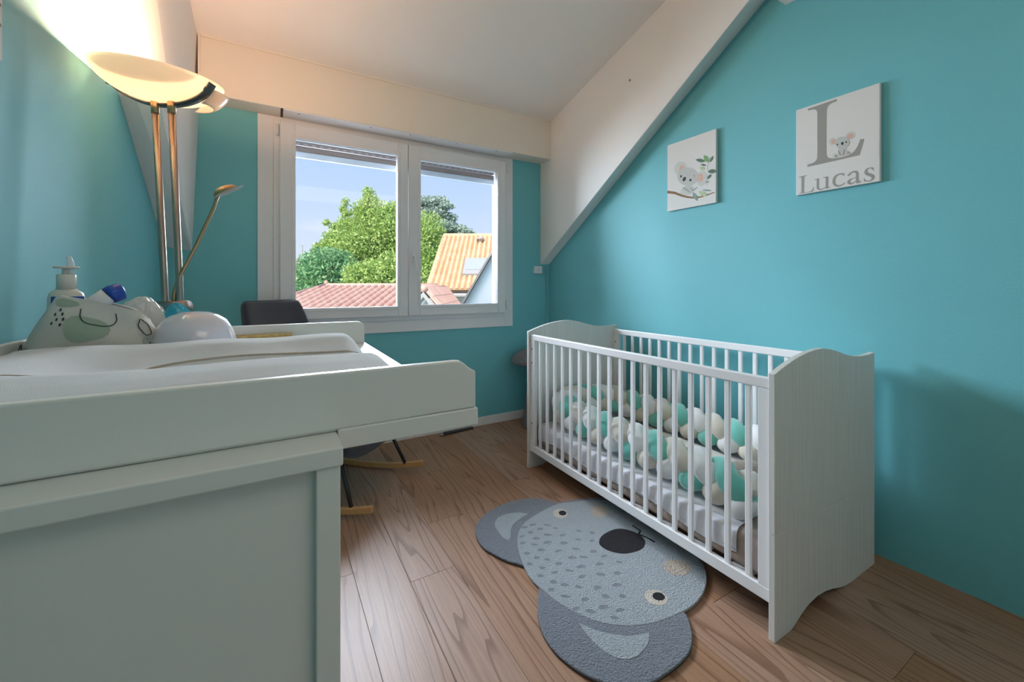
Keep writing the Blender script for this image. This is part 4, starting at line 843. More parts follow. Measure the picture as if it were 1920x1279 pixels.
# second glass leaf under the right end of the strap
def leaf2(u, v):
    a = -YAW + math.radians(4 + 80 * u); vv = 0.62 + 0.38 * v
    r = SR * 1.07 * math.sin(vv * math.radians(80)) / math.sin(math.radians(80)) * (1 - 0.10 * (2 * u - 1) ** 4)
    z = -SD * (math.cos(vv * math.radians(80)) - math.cos(math.radians(80))) / (1 - math.cos(math.radians(80)))
    return SC + tilt @ Vector((r * math.cos(a), r * math.sin(a), z - 0.024))
b = MB(); b.grid(26, 8, leaf2); l2 = b.build('lower_glass', M['lampglass'], lp, smooth=True); mo = l2.modifiers.new('thick', 'SOLIDIFY'); mo.thickness = 0.003
b = MB(); b.tube([SC + Vector((-0.05, 0.03, -0.035)), SC + Vector((0.05, -0.03, -0.035))], 0.006, 10); b.build('halogen_tube', M['socket'], lp, smooth=True)
ld = bpy.data.lights.new('lamp_bulb', 'POINT'); ld.energy = 29; ld.color = (1.0, 0.56, 0.33); ld.shadow_soft_size = 0.03
lo = bpy.data.objects.new('lamp_bulb', ld); COL.objects.link(lo); lo.location = SC + Vector((0, 0, -0.018)); attach(lo, lp)

# ================================================================== ROCKING CHAIR
ch = thing('rocking_chair', 'charcoal fabric rocking chair with black legs on beech rockers, behind the commode', 'rocking chair', (0.27, 2.516, 0))
A = math.radians(-44); D = Vector((math.cos(A), math.sin(A), 0)); NN = Vector((-math.sin(A), math.cos(A), 0))
CC = Vector((0.27, 2.516, 0))
def cw(a, n, z): return CC + D * a + NN * n + Vector((0, 0, z))
# padded shell: (forward, height, half width, half thickness, direction of the padding) from seat front round the fold to the head
CH = [(0.295, 0.28, 0.235, 0.02, 95), (0.29, 0.282, 0.25, 0.042, 95), (0.26, 0.285, 0.262, 0.058, 92), (0.1, 0.29, 0.27, 0.062, 88), (-0.08, 0.283, 0.275, 0.062, 84), (-0.2, 0.315, 0.275, 0.06, 58), (-0.265, 0.42, 0.27, 0.055, 25), (-0.31, 0.58, 0.258, 0.05, 15), (-0.36, 0.78, 0.238, 0.045, 13), (-0.4, 0.94, 0.218, 0.04, 12), (-0.414, 0.995, 0.208, 0.038, 12), (-0.42, 1.025, 0.198, 0.032, 12), (-0.423, 1.04, 0.18, 0.02, 12), (-0.424, 1.044, 0.15, 0.006, 12)]
def chair_pt(u, v):
    f = v * (len(CH) - 1); i = min(len(CH) - 2, int(f)); k = f - i
    a, z, w, t, an = [CH[i][j] * (1 - k) + CH[i + 1][j] * k for j in range(5)]
    q = 2 * math.pi * u; c, s_ = math.cos(q), math.sin(q)
    n = w * math.copysign(abs(c) ** 0.45, c); d = t * math.copysign(abs(s_) ** 0.6, s_)
    curl = (abs(n) / 0.27) ** 3 * 0.07
    r = math.radians(an); d += curl
    return cw(a + d * math.cos(r), n, z + d * math.sin(r))
b = MB(); b.grid(48, 66, chair_pt, close_u=True)
b.f.append(tuple(range(47, -1, -1))); b.f.append(tuple(65 * 48 + k for k in range(48)))
b.build('seat_shell', M['denim'], ch, smooth=True)
for n in (-0.265, 0.265):
    pts = [(-0.42 + 0.84 * i / 12, 0.0005 + 0.26 * (-0.42 + 0.84 * i / 12) ** 2) for i in range(13)]
    poly = pts + [(a, z + 0.034) for a, z in reversed(pts)]
    b = MB(); b.prism(poly, lambda p: cw(p[0] + 0.02, n - 0.0115, p[1]), lambda p: cw(p[0] + 0.02, n + 0.0115, p[1]))
    b.build('rocker', M['beech'], ch, bevel=0.006, angle=40)
    for a0, a1 in ((0.33, 0.24), (-0.28, -0.14)):
        MB().tube([cw(a0, n, 0.26 * (a0 - 0.02) ** 2 + 0.012), cw(a1, n * 0.86, 0.25)], 0.010, 10).build('leg', M['black'], ch, smooth=True)
MB().tube([cw(0.18, -0.21, 0.235), cw(0.18, 0.21, 0.235)], 0.008, 8).build('cross_bar', M['black'], ch, smooth=True)

# small dark strip on the floor by the baseboard
bs_ = thing('floor_strip', 'thin black metal strip lying on the floor against the white baseboard', 'strip', (1.25, 2.96, 0))
MB().prism([(1.10, 2.93), (1.36, 2.955), (1.365, 2.99), (1.12, 2.985)], lambda p: (p[0], p[1], 0.001), lambda p: (p[0], p[1], 0.011)).build('strip_body', M['black'], bs_, bevel=0.002)
MB().lathe([(0, 0.001), (0.016, 0.001), (0.016, 0.012), (0.0, 0.014)], (1.09, 2.945, 0), 14).build('end_foot', M['screw'], bs_, smooth=True)

# ================================================================== MUSHROOM STOOL
mu = thing('mushroom_stool', 'grey felted mushroom-shaped stool in the corner behind the crib', 'stool', (1.84, 2.78, 0))
MB().lathe([(0.0, 0.0), (0.112, 0.0), (0.120, 0.012), (0.116, 0.05), (0.095, 0.16), (0.075, 0.30), (0.062, 0.42), (0.058, 0.51), (0, 0.515)], (1.84, 2.78, 0), 30).build('stem', M['felt'], mu, smooth=True)
MB().lathe([(0.0, 0.512), (0.15, 0.505), (0.196, 0.508), (0.206, 0.522), (0.200, 0.548), (0.175, 0.580), (0.13, 0.608), (0.07, 0.622), (0.0, 0.626)], (1.84, 2.78, 0), 36).build('cap', M['felt'], mu, smooth=True)
MB().lathe([(0.0, 0.4995), (0.15, 0.4995), (0.165, 0.503), (0.15, 0.506), (0.0, 0.507)], (1.84, 2.78, 0), 30).build('cap_lining', M['socket'], mu, smooth=True)

# ================================================================== CRIB
KX0, KX1, KY0, KY1 = 1.360, 2.103, 0.700, 2.163
cr = thing('crib', 'white slatted baby crib with wavy whitewashed end panels along the right wall', 'crib', ((KX0 + KX1) / 2, (KY0 + KY1) / 2, 0))
top = [(1.360, 0.846), (1.414, 0.864), (1.470, 0.880), (1.514, 0.890), (1.570, 0.899), (1.625, 0.9045), (1.680, 0.9045), (1.730, 0.898), (1.781, 0.887), (1.830, 0.874), (1.880, 0.863), (1.934, 0.8555), (1.985, 0.852), (2.040, 0.852), (2.103, 0.857)]
bot = [(2.103, 0.0), (1.90, 0.0), (1.845, 0.004), (1.80, 0.014), (1.745, 0.030), (1.694, 0.041), (1.634, 0.046), (1.571, 0.040), (1.525, 0.026), (1.494, 0.012), (1.462, 0.001), (1.445, 0.0), (1.360, 0.0)]
for ya, yb in ((KY0, KY0 + 0.019), (KY1 - 0.019, KY1)):
    up_ = top + [(2.103, 0.3375), (1.360, 0.3375)]
    lo_ = [(1.360, 0.3365), (2.103, 0.3365)] + bot
    MB().prism(up_, lambda p: (p[0], ya, p[1]), lambda p: (p[0], yb, p[1])).build('end_panel', M['crib_grain'], cr, bevel=0.0012, angle=50)
    MB().prism(lo_, lambda p: (p[0], ya, p[1]), lambda p: (p[0], yb, p[1])).build('base_panel', M['crib_grain'], cr, bevel=0.0012, angle=50)
sy0, sy1 = KY0 + 0.0195, KY1 - 0.0195
slat_me = MB().box(-0.006, 0.006, -0.0105, 0.0105, 0, 0.65).mesh('slat')
for side, xa, xb in (('front', 1.371, 1.394), ('back', 2.068, 2.091)):
    MB().box(xa, xb, sy0, sy1, 0.7935, 0.829).build('top_rail', M['crib_white'], cr, bevel=0.004)
    MB().box(xa, xb, sy0, sy1, 0.107, 0.150).build('bottom_rail', M['crib_white'], cr, bevel=0.003)
    for y0_, y1_ in ((sy0, sy0 + 0.040), (sy1 - 0.048, sy1)):
        MB().box(xa + 0.001, xb - 0.001, y0_, y1_, 0.150, 0.7935).build('stile', M['crib_white'], cr, bevel=0.002)
    xm = (xa + xb) / 2
    for i in range(18):
        y = 0.795 + i * (2.048 - 0.795) / 17
        put('slat', slat_me, M['crib_white'], cr, loc=(xm, y, 0.147), bevel=0.0035)
    for y in ((sy1 - 0.02,) if side == 'front' else (sy1 - 0.02, sy0 + 0.02)):
        for z in ((0.74, 0.655, 0.285) if side == 'front' else (0.74,)):
            x_ = xa - 0.0005 if side == 'front' else xa - 0.0005
            b = MB(); b.tube([(x_, y, z), (x_ + 0.003, y, z)], 0.0042, 10); b.build('bolt', M['dark_gap'], cr, smooth=True)
for i in range(9):
    y = 0.80 + i * 0.158
    MB().box(1.394, 2.068, y, y + 0.07, 0.131, 0.143).build('base_slat', M['crib_white'], cr)

# mattress with taupe fitted sheet
ma = thing('crib_mattress', 'crib mattress in a taupe fitted sheet showing below the white sheet', 'mattress', (1.73, 1.43, 0.144))
MB().box(1.402, 2.060, 0.735, 2.130, 0.1442, 0.277).build('mattress_body', M['beige'], ma, bevel=0.028, seg=5)
# crumpled satin sheet over the top and front
def sheet_pt(u, v):
    y = 0.845 + 1.245 * u
    path = [(2.0605, 0.20), (2.063, 0.262), (2.045, 0.281), (1.95, 0.283), (1.75, 0.283), (1.55, 0.283), (1.44, 0.283), (1.410, 0.279), (1.3985, 0.262), (1.3975, 0.23), (1.398, 0.20), (1.3975, 0.182)]
    f = v * (len(path) - 1); i = min(len(path) - 2, int(f)); k = f - i
    x = path[i][0] * (1 - k) + path[i + 1][0] * k; z = path[i][1] * (1 - k) + path[i + 1][1] * k
    w = 0.5 + 0.5 * math.sin(14 * y + 2.6 * math.sin(6 * y + 2 * v) + 9 * v)
    w2 = 0.5 + 0.5 * math.sin(33 * y - 21 * v + 2.4 * math.sin(8 * y))
    if v > 0.62:
        g = min(1, (v - 0.62) / 0.2); x -= g * (0.0006 + 0.0022 * w + 0.0008 * w2)
    z += (0.004 * w * (1 if 0.2 < v < 0.66 else 0.2)) + 0.0015 * w2
    if v > 0.93: z += 0.026 * math.sin(5.3 * y + 1.1) ** 2
    return (x, y, z)
sheet = thing('satin_sheet', 'rumpled white satin sheet spread over the crib mattress', 'sheet', (1.73, 1.46, 0.28))
MB().grid(150, 46, sheet_pt).build('sheet_cloth', M['sheet'], sheet, smooth=True)
# padded mat inside the braid, with a grey printed animal shape
nm = thing('nest_mat', 'cream quilted mat with grey animal print inside the braided bumper', 'mat', (1.74, 1.48, 0.29))
def nest(u, v):
    w = 2 * math.pi * u; c, s_ = math.cos(w), math.sin(w)
    r = v
    x = 1.735 + 0.195 * r * math.copysign(abs(c) ** 0.6, c); y = 1.46 + 0.48 * r * math.copysign(abs(s_) ** 0.6, s_)
    z = 0.2885 + 0.026 * (1 - r ** 6) + 0.002 * math.sin(40 * x) * math.sin(31 * y)
    return (x, y, z)
MB().grid(60, 14, lambda u, v: nest(u, 0.002 + 0.998 * v), close_u=True).build('mat_body', M['mat_cream'], nm, smooth=True)
def printed(cx, cy, rx, ry, m, name):
    b = MB(); n = 20
    P = [(cx, cy, 0)] + [(cx + rx * math.cos(2 * math.pi * k / n), cy + ry * math.sin(2 * math.pi * k / n), 0) for k in range(n)]
    b.add([(p[0], p[1], 0.3175) for p in P], [(0, 1 + k, 1 + (k + 1) % n) for k in range(n)])
    return b.build(name, m, nm)
printed(1.74, 1.66, 0.075, 0.10, M['mat_grey'], 'face_print'); printed(1.665, 1.58, 0.04, 0.045, M['mat_grey'], 'ear_print'); printed(1.80, 1.50, 0.03, 0.05, M['mat_grey'], 'dot_print')

# braided bumper: three stuffed strands plaited along a U-shaped path
br = thing('braided_bumper', 'plump braided bumper of mint, white and cream strands around the mattress', 'bumper', (1.74, 1.45, 0.285))
ctrl = [(1.999, 0.8, 0.372), (1.984, 1.0, 0.374), (1.979, 1.3, 0.376), (1.974, 1.6, 0.378), (1.959, 1.83, 0.382), (1.92, 1.985, 0.392), (1.8, 2.045, 0.404), (1.66, 2.055, 0.41), (1.54, 2.02, 0.4), (1.495, 1.91, 0.39), (1.483, 1.75, 0.386), (1.482, 1.5, 0.384), (1.486, 1.25, 0.382), (1.495, 1.05, 0.374), (1.498, 0.92, 0.364), (1.49, 0.82, 0.35)]
CP = [Vector(c) for c in ctrl]
def path_pt(t):
    f = t * (len(CP) - 1); i = min(len(CP) - 2, int(f)); k = f - i
    p0, p1, p2, p3 = CP[max(0, i - 1)], CP[i], CP[i + 1], CP[min(len(CP) - 1, i + 2)]
    return 0.5 * ((2 * p1) + (p2 - p0) * k + (2 * p0 - 5 * p1 + 4 * p2 - p3) * k * k + (3 * p1 - p0 - 3 * p2 + p3) * k ** 3)
NS = 420
samp = [path_pt(i / NS) for i in range(NS + 1)]
arc = [0.0]
for i in range(NS): arc.append(arc[-1] + (samp[i + 1] - samp[i]).length)
PER = 0.325
for k, (mm, nm_) in enumerate((('mint', 'mint_strand'), ('bwhite', 'white_strand'), ('bcream', 'cream_strand'))):
    pts, rad = [], []
    for i in range(0, NS + 1, 2):
        p = samp[i]
        t = (samp[min(NS, i + 1)] - samp[max(0, i - 1)]).normalized()
        side = Vector((-t.y, t.x, 0)).normalized()
        th = 2 * math.pi * (arc[i] / PER + k / 3.0)
        a = 0.046 * math.sin(th); bq = 0.034 * math.sin(2 * th)
        pts.append(p + Vector((0, 0, 1)) * a * 1.0 + side * bq)
        e = min(1.0, arc[i] / 0.05, (arc[-1] - arc[i]) / 0.05)
        rad.append(0.0445 * (0.35 + 0.65 * e) * (1 + 0.09 * math.cos(2 * th)))
    MB().tube(pts, rad, 18).build(nm_, M[mm], br, smooth=True)

# plush toy lying by the near end
pl = thing('plush_toy', 'beige plush toy lying on the mattress at the near end of the crib', 'plush toy', (1.72, 0.97, 0.29))
def blob(c, r, rot=0, tilt_=0):
    b = MB(); R_ = Matrix.Rotation(rot, 3, 'Z') @ Matrix.Rotation(tilt_, 3, 'Y')
    b.grid(20, 12, lambda u, v: Vector(c) + R_ @ Vector((r[0] * math.cos(2 * math.pi * u) * math.sin(math.pi * (0.002 + 0.996 * v)), r[1] * math.sin(2 * math.pi * u) * math.sin(math.pi * (0.002 + 0.996 * v)), r[2] * math.cos(math.pi * (0.002 + 0.996 * v)))), close_u=True)
    return b
blob((1.70, 0.985, 0.345), (0.105, 0.060, 0.052), math.radians(-22)).build('body', M['plush'], pl, smooth=True)
blob((1.82, 0.94, 0.362), (0.062, 0.058, 0.058)).build('head', M['plush'], pl, smooth=True)
blob((1.845, 0.985, 0.40), (0.022, 0.014, 0.024)).build('ear', M['plush'], pl, smooth=True)
blob((1.845, 0.895, 0.40), (0.022, 0.014, 0.024)).build('ear', M['plush'], pl, smooth=True)
blob((1.775, 0.905, 0.372), (0.024, 0.028, 0.022)).build('muzzle', M['mat_cream'], pl, smooth=True)
for c, r, ro in (((1.66, 1.035, 0.33), (0.058, 0.024, 0.024), 2.3), ((1.64, 0.93, 0.325), (0.058, 0.024, 0.024), -2.2), ((1.60, 1.03, 0.325), (0.06, 0.028, 0.026), 2.7), ((1.60, 0.985, 0.322), (0.06, 0.028, 0.026), 3.0)):
    blob(c, r, ro).build('limb', M['plush'], pl, smooth=True)

# ================================================================== KOALA RUG
rg = thing('koala_rug', 'grey koala-head rug with two ears, eyes and black nose on the oak floor', 'rug', (1.0, 1.2, 0))
def flat(poly, z0, z1, name, m, parent, bev=0.0):
    b = MB(); b.prism(poly, lambda p: (p[0], p[1], z0), lambda p: (p[0], p[1], z1))
    return b.build(name, m, parent, bevel=bev, seg=3, angle=50)
base_poly = smooth_poly(RUG['outline'], 4, 75)
flat(base_poly, 0.0005, 0.004, 'backing', M['rug_edge'], rg)
ears = flat(base_poly, 0.004, 0.0125, 'ear_pile', M['rug_dark'], rg, 0.004)
flat(smooth_poly(RUG['head'], 4, 75), 0.0042, 0.0140, 'head_pile', M['rug_mid'], rg, 0.003)
for p in RUG['inner_ears']: flat(smooth_poly(p, 4, 70), 0.006, 0.0136, 'inner_ear', M['rug_mid'], rg)
for p, q in zip(RUG['eyes'], RUG['pupils']):
    ey = flat(p, 0.008, 0.0146, 'eye', M['rug_cream'], rg); flat(q, 0.009, 0.0152, 'pupil', M['rug_black'], ey)
for p in RUG['cheeks']: flat(p, 0.008, 0.0146, 'cheek', M['rug_tan'], rg)
flat(smooth_poly(RUG['nose'], 3, 80), 0.008, 0.0148, 'nose', M['rug_black'], rg)
for ln in RUG['mouth']:
    MB().tube([(p[0], p[1], 0.0135) for p in ln], 0.0042, 6).build('mouth_line', M['rug_black'], rg, smooth=True)
sp_me = MB().prism([(0.0150 * math.cos(2 * math.pi * k / 12) * (1 + .15 * math.sin(3 * k)), 0.0078 * math.sin(2 * math.pi * k / 12)) for k in range(12)], lambda p: (p[0], p[1], 0), lambda p: (p[0], p[1], 0.006)).mesh('spot')
for i, p in enumerate(RUG['spots']):
    o = put('spot', sp_me, M['rug_spot'], rg, loc=(p[0], p[1], 0.0085)); o.rotation_euler = (0, 0, math.radians(-24 + 18 * math.sin(i * 2.3)))
    o.scale = (1 + 0.2 * math.sin(i), 1 + 0.2 * math.cos(i * 1.7), 1)

# ================================================================== CANVASES
def canvas(name, label, y_left, z_bot, w, h):
    """stretched canvas hung on the right wall; local u runs from its far edge towards the viewer, v up"""
    ang = math.atan2(-0.0258, 1.0)
    dy = Vector((0.0258, -1.0, 0)).normalized()        # along the wall, towards the viewer
    nrm = Vector((-1.0, -0.0258, 0)).normalized()      # into the room
    o0 = Vector((XR(y_left), y_left, z_bot))
    t = thing(name, label, 'canvas', o0 + dy * w / 2)
    def P(u, v, d): return o0 + dy * u + nrm * d + Vector((0, 0, v))
    b = MB()
    b.prism([(0, 0), (w, 0), (w, h), (0, h)], lambda p: P(p[0], p[1], 0.001), lambda p: P(p[0], p[1], 0.019))
    b.build('stretched_canvas', M['canvas'], t, bevel=0.0025)
    return t, P
def stick(P, poly, d, m, name, t, sub=3, corner=50):
    q = smooth_poly(poly, sub, corner) if sub > 1 else poly
    MB().prism(q, lambda p: P(p[0], p[1], 0.0185), lambda p: P(p[0], p[1], d)).build(name, m, t)
c1, P1 = canvas('name_canvas', 'white canvas print with a large grey letter L and the name Lucas', 1.015, 1.560, 0.312, 0.408)
stick(P1, ART['L'], 0.0194, M['letter'], 'initial', c1, 4, 40)
for p in ART['name']: stick(P1, p, 0.0194, M['letter'], 'letter', c1, 4, 40)
for i, (nm_, k, p) in enumerate(ART['koL']): stick(P1, p, 0.0195 + 0.00008 * i, PRINT[k], 'koala_' + nm_, c1, 1)
c2, P2 = canvas('koala_canvas', 'smaller white canvas print of a koala on a leafy branch', 1.742, 1.598, 0.324, 0.416)
for i, (nm_, k, p) in enumerate(ART['koK']): stick(P2, p, 0.0194 + 0.00006 * i, PRINT[k], nm_ if nm_ in ('leaf', 'stem', 'branch') else 'koala_' + nm_, c2, 1)
# third canvas, only its edge shows at the left border
c3 = thing('left_canvas', 'white canvas print just showing at the upper left on the left wall', 'canvas', (XL, 1.25, 1.60))
MB().box(XL + 0.001, XL + 0.020, 1.05, 1.358, 1.624, 2.04).build('stretched_canvas', M['canvas'], c3, bevel=0.0025)
for i in range(3):
    MB().prism([(1.25, 1.80 - 0.03 * i), (1.35, 1.792 - 0.045 * i), (1.352, 1.786 - 0.045 * i), (1.25, 1.79 - 0.03 * i)], lambda p: (XL + 0.0195, p[0], p[1]), lambda p: (XL + 0.0204 + 0.0001 * i, p[0], p[1])).build('twig', PRINT['brown'], c3)

# ================================================================== OUTSIDE
def ow(lat, dep, z):
    return RT * lat + FW * dep + Vector((0, 0, z))
gr = MB().box(-60, 120, 4.2, 160, -5.3, -5.0).build('garden_ground', M['grass']); struct(gr, 'grass ground of the gardens below')

def tiled(b, o, du, dv, nu, nv, tw, tl, keep=None):
    """rows of half-round tiles, one closed strip each; o eave corner, du along the eave, dv up the slope (unit vectors)"""
    n = du.cross(dv).normalized()
    if n.z < 0: n = -n
    prof = [(0.0, 0.0), (0.12, 0.55), (0.30, 0.95), (0.5, 1.0), (0.70, 0.75), (0.86, 0.3), (1.0, 0.0)]
    for j in range(nv):
        for i in range(nu):
            if keep and not keep((i + 0.5) * tw, (j + 0.5) * tl): continue
            v = []
            for e, lift in ((0, 0.016), (1.08, 0.0)):
                for q, h in prof:
                    v.append(o + du * (i + q) * tw + dv * (j + e) * tl + n * (h * tw * 0.55 + lift))
            m = len(prof)
            b.add(v, [(k, k + 1, m + k + 1, m + k) for k in range(m - 1)] + [tuple(range(m))])
    return b

# low salmon-tiled roof close by
h1 = thing('salmon_roof_house', 'low house with a salmon tiled roof just outside the window', 'house', ow(-3.5, 11, -5))
R_D, R_Z, E_D, SL = 13.0, 1.125, 7.6, 0.22
up = (FW + Vector((0, 0, SL))).normalized()
ez = R_Z - (R_D - E_D) * SL
sl_len = (R_D - E_D) * math.sqrt(1 + SL * SL)
lat0 = -7.6; wid = 5.2
def keep1(u, v):
    dep = E_D + v / math.sqrt(1 + SL * SL)
    return lat0 + u > -5.92 - (R_D - dep) * 0.268
tw, tl = 0.215, 0.36
b = tiled(MB(), ow(lat0, E_D, ez), RT, up, int(wid / tw), int(sl_len / tl), tw, tl, keep1)
tl1 = b.build('roof_tiles', M['tile_pink'], h1, smooth=False); tag(tl1, kind='stuff')
MB().add([ow(-7.4, E_D, ez - 0.02), ow(-2.4, E_D, ez - 0.02), ow(-2.4, R_D, R_Z - 0.02), ow(-5.92, R_D, R_Z - 0.02), ow(-7.4, R_D + 0.01, ez - 0.4), ow(-2.4, E_D, ez - 0.25), ow(-7.4, E_D, ez - 0.25)], [(0, 1, 2, 3), (0, 3, 4), (0, 6, 5, 1)]).build('roof_deck', M['roof_under'], h1)
MB().tube([ow(-5.95, R_D, R_Z + 0.03), ow(-2.4, R_D, R_Z + 0.03)], 0.10, 10).build('ridge_cap', M['tile_pink'], h1, smooth=True)
MB().tube([ow(-5.92, R_D, R_Z + 0.03), ow(-5.92 - (R_D - E_D) * 0.268, E_D, ez + 0.05)], 0.10, 10).build('hip_cap', M['tile_pink'], h1, smooth=True)
MB().lathe([(0.0, 0.0), (0.07, 0.0), (0.05, 0.10), (0.0, 0.13)], ow(-5.9, R_D, R_Z + 0.10), 10).build('ridge_finial', M['tile_pink'], h1, smooth=True)
bw = MB(); bw.prism([(-7.2, E_D + 0.4), (-2.5, E_D + 0.4), (-2.5, R_D), (-5.9, R_D), (-7.2, R_D)], lambda p: ow(p[0], p[1], -5), lambda p: ow(p[0], p[1], ez - 0.2)); bw.build('wall', M['plaster_far'], h1)
# small gabled wing at its right end
h2 = thing('gabled_wing', 'small white gabled wing with salmon tiles right of the low roof', 'house', ow(-2.1, 10.5, -5))
GL, GD0, GD1, GZ, GH = -2.13, 10.0, 13.0, 1.07, 1.25
for s_ in (-1, 1):
    dn = (RT * s_ + Vector((0, 0, -GH))).normalized()
    hw = 0.85
    ln = hw * math.sqrt(1 + GH * GH)
    bt = ow(GL, GD0 - 0.15, GZ) + dn * ln
    b = tiled(MB(), bt, FW, -dn, 15, 5, 0.21, ln / 5)
    tt = b.build('roof_tiles', M['tile_pink'], h2); tag(tt, kind='stuff')
    MB().add([ow(GL, GD0 - 0.15, GZ - 0.02), ow(GL, GD1, GZ - 0.02), ow(GL, GD1, GZ - 0.02) + dn * ln, ow(GL, GD0 - 0.15, GZ - 0.02) + dn * ln], [(0, 1, 2, 3)]).build('roof_deck', M['roof_under'], h2)
    q0, q1 = ow(GL, GD0 - 0.18, GZ - 0.05), ow(GL, GD0 - 0.18, GZ - 0.05) + dn * ln
    off = Vector((0, 0, -0.13)); th = FW * 0.04
    MB().add([q0, q1, q1 + off, q0 + off, q0 + th, q1 + th, q1 + off + th, q0 + off + th], [(0, 1, 2, 3), (7, 6, 5, 4), (0, 4, 5, 1), (3, 2, 6, 7), (1, 5, 6, 2), (0, 3, 7, 4)]).build('barge_board', M['gutter'], h2)
MB().prism([(-0.8, -5), (0.8, -5), (0.8, GZ - 0.8 * GH - 0.02), (0, GZ - 0.03), (-0.8, GZ - 0.8 * GH - 0.02)], lambda p: ow(GL + p[0], GD0, p[1]), lambda p: ow(GL + p[0], GD1, p[1])).build('wall', M['plaster_far'], h2)
MB().tube([ow(GL, GD0 - 0.16, GZ + 0.02), ow(GL, GD1, GZ + 0.02)], 0.09, 10).build('ridge_cap', M['tile_pink'], h2, smooth=True)

# steeper orange-tiled house with skylight
h3 = thing('orange_roof_house', 'white house with a steep orange tiled roof, skylight and gutter', 'house', ow(0.5, 15, -5))
O_E, O_R, O_ZE, O_ZR, O_L, O_W = 14.0, 17.64, 1.01, 3.33, -2.918, 7.4
osl = (O_ZR - O_ZE) / (O_R - O_E)
oup = (FW + Vector((0, 0, osl))).normalized(); oln = math.hypot(O_R - O_E, O_ZR - O_ZE)
b = tiled(MB(), ow(O_L, O_E, O_ZE), RT, oup, int(O_W / 0.19), 13, 0.19, oln / 13)
tt = b.build('roof_tiles', M['tile_orange'], h3); tag(tt, kind='stuff')
MB().add([ow(O_L, O_E, O_ZE - 0.03), ow(O_L + O_W, O_E, O_ZE - 0.03), ow(O_L + O_W, O_R, O_ZR - 0.03), ow(O_L, O_R, O_ZR - 0.03), ow(O_L + O_W, 2 * O_R - O_E, O_ZE), ow(O_L, 2 * O_R - O_E, O_ZE)], [(0, 1, 2, 3), (3, 2, 4, 5)]).build('roof_deck', M['roof_under'], h3)
MB().tube([ow(O_L - 0.02, O_R, O_ZR + 0.02), ow(O_L + O_W, O_R, O_ZR + 0.02)], 0.10, 10).build('ridge_cap', M['tile_orange'], h3, smooth=True)
MB().tube([ow(O_L, O_E, O_ZE + 0.05), ow(O_L, O_R, O_ZR + 0.03)], 0.07, 8).build('verge_cap', M['tile_orange'], h3, smooth=True)
MB().prism([(O_E + 0.45, -5), (2 * O_R - O_E - 0.4, -5), (2 * O_R - O_E - 0.4, O_ZE + 0.1), (O_R, O_ZR - 0.15), (O_E + 0.45, O_ZE + 0.1)], lambda p: ow(O_L + 0.15, p[0], p[1]), lambda p: ow(O_L + O_W - 0.2, p[0], p[1])).build('wall', M['plaster_far'], h3)
MB().box(0, 1, 0, 1, 0, 1)
g = MB(); q = [ow(O_L, O_E - 0.08, O_ZE - 0.16), ow(O_L + O_W, O_E - 0.08, O_ZE - 0.16)]
g.tube(q, 0.075, 10); g.build('gutter', M['gutter'], h3, smooth=True)
MB().add([ow(O_L, O_E, O_ZE - 0.14), ow(O_L + O_W, O_E, O_ZE - 0.14), ow(O_L + O_W, O_E + 0.45, O_ZE - 0.14), ow(O_L, O_E + 0.45, O_ZE - 0.14)], [(0, 1, 2, 3)]).build('soffit', M['plaster_far'], h3)
MB().tube([ow(O_L + 0.32, O_E - 0.06, O_ZE - 0.2), ow(O_L + 0.35, O_E + 0.05, O_ZE - 0.42), ow(O_L + 0.75, O_E + 0.38, O_ZE - 0.75), ow(O_L + 0.78, O_E + 0.40, -5)], 0.06, 10).build('downpipe', M['socket'], h3, smooth=True)
def roofq(la, d, lift): return ow(la, d, O_ZE + (d - O_E) * osl) + RT.cross(oup).normalized() * lift
sk = MB()
v = [roofq(la, d, l) for l in (0.0, 0.17) for la, d in ((-1.78, 14.72), (-0.86, 14.72), (-0.86, 15.72), (-1.78, 15.72))]
sk.add(v, [(4, 5, 6, 7), (0, 1, 5, 4), (1, 2, 6, 5), (2, 3, 7, 6), (3, 0, 4, 7)])
sk_o = sk.build('skylight', M['gutter'], h3)
v = [roofq(la, d, l) for l in (0.165, 0.19) for la, d in ((-1.69, 14.95), (-0.95, 14.95), (-0.95, 15.64), (-1.69, 15.64))]
MB().add(v, [(4, 5, 6, 7), (0, 1, 5, 4), (1, 2, 6, 5), (2, 3, 7, 6), (3, 0, 4, 7)]).build('pane', M['skylight'], sk_o)
vb = roofq(-1.32, 17.05, 0.0)
MB().lathe([(0.10, -0.1), (0.10, 0.16), (0.17, 0.18), (0.17, 0.22), (0.0, 0.28)], vb, 12).build('roof_vent', M['gutter'], h3, smooth=True)

# grey clad wall of the neighbouring wing, close on the right
h4 = thing('clad_wing', 'grey clad sloping wing wall close outside the right sash', 'house', ow(0.1, 5.2, -5))
poly = [(-0.655, 0.80), (-0.30, 1.415), (0.45, 2.71), (0.9, 2.71), (0.9, -5), (-0.655, -5)]
MB().prism(poly, lambda p: ow(p[0], 5.0, p[1]), lambda p: ow(p[0], 6.2, p[1])).build('wall', M['cladding'], h4)
q = [(-0.660, 0.80), (0.445, 2.715), (0.425, 2.727), (-0.680, 0.81)]
MB().prism(q, lambda p: ow(p[0], 4.93, p[1]), lambda p: ow(p[0], 6.3, p[1])).build('verge_board', M['verge'], h4)

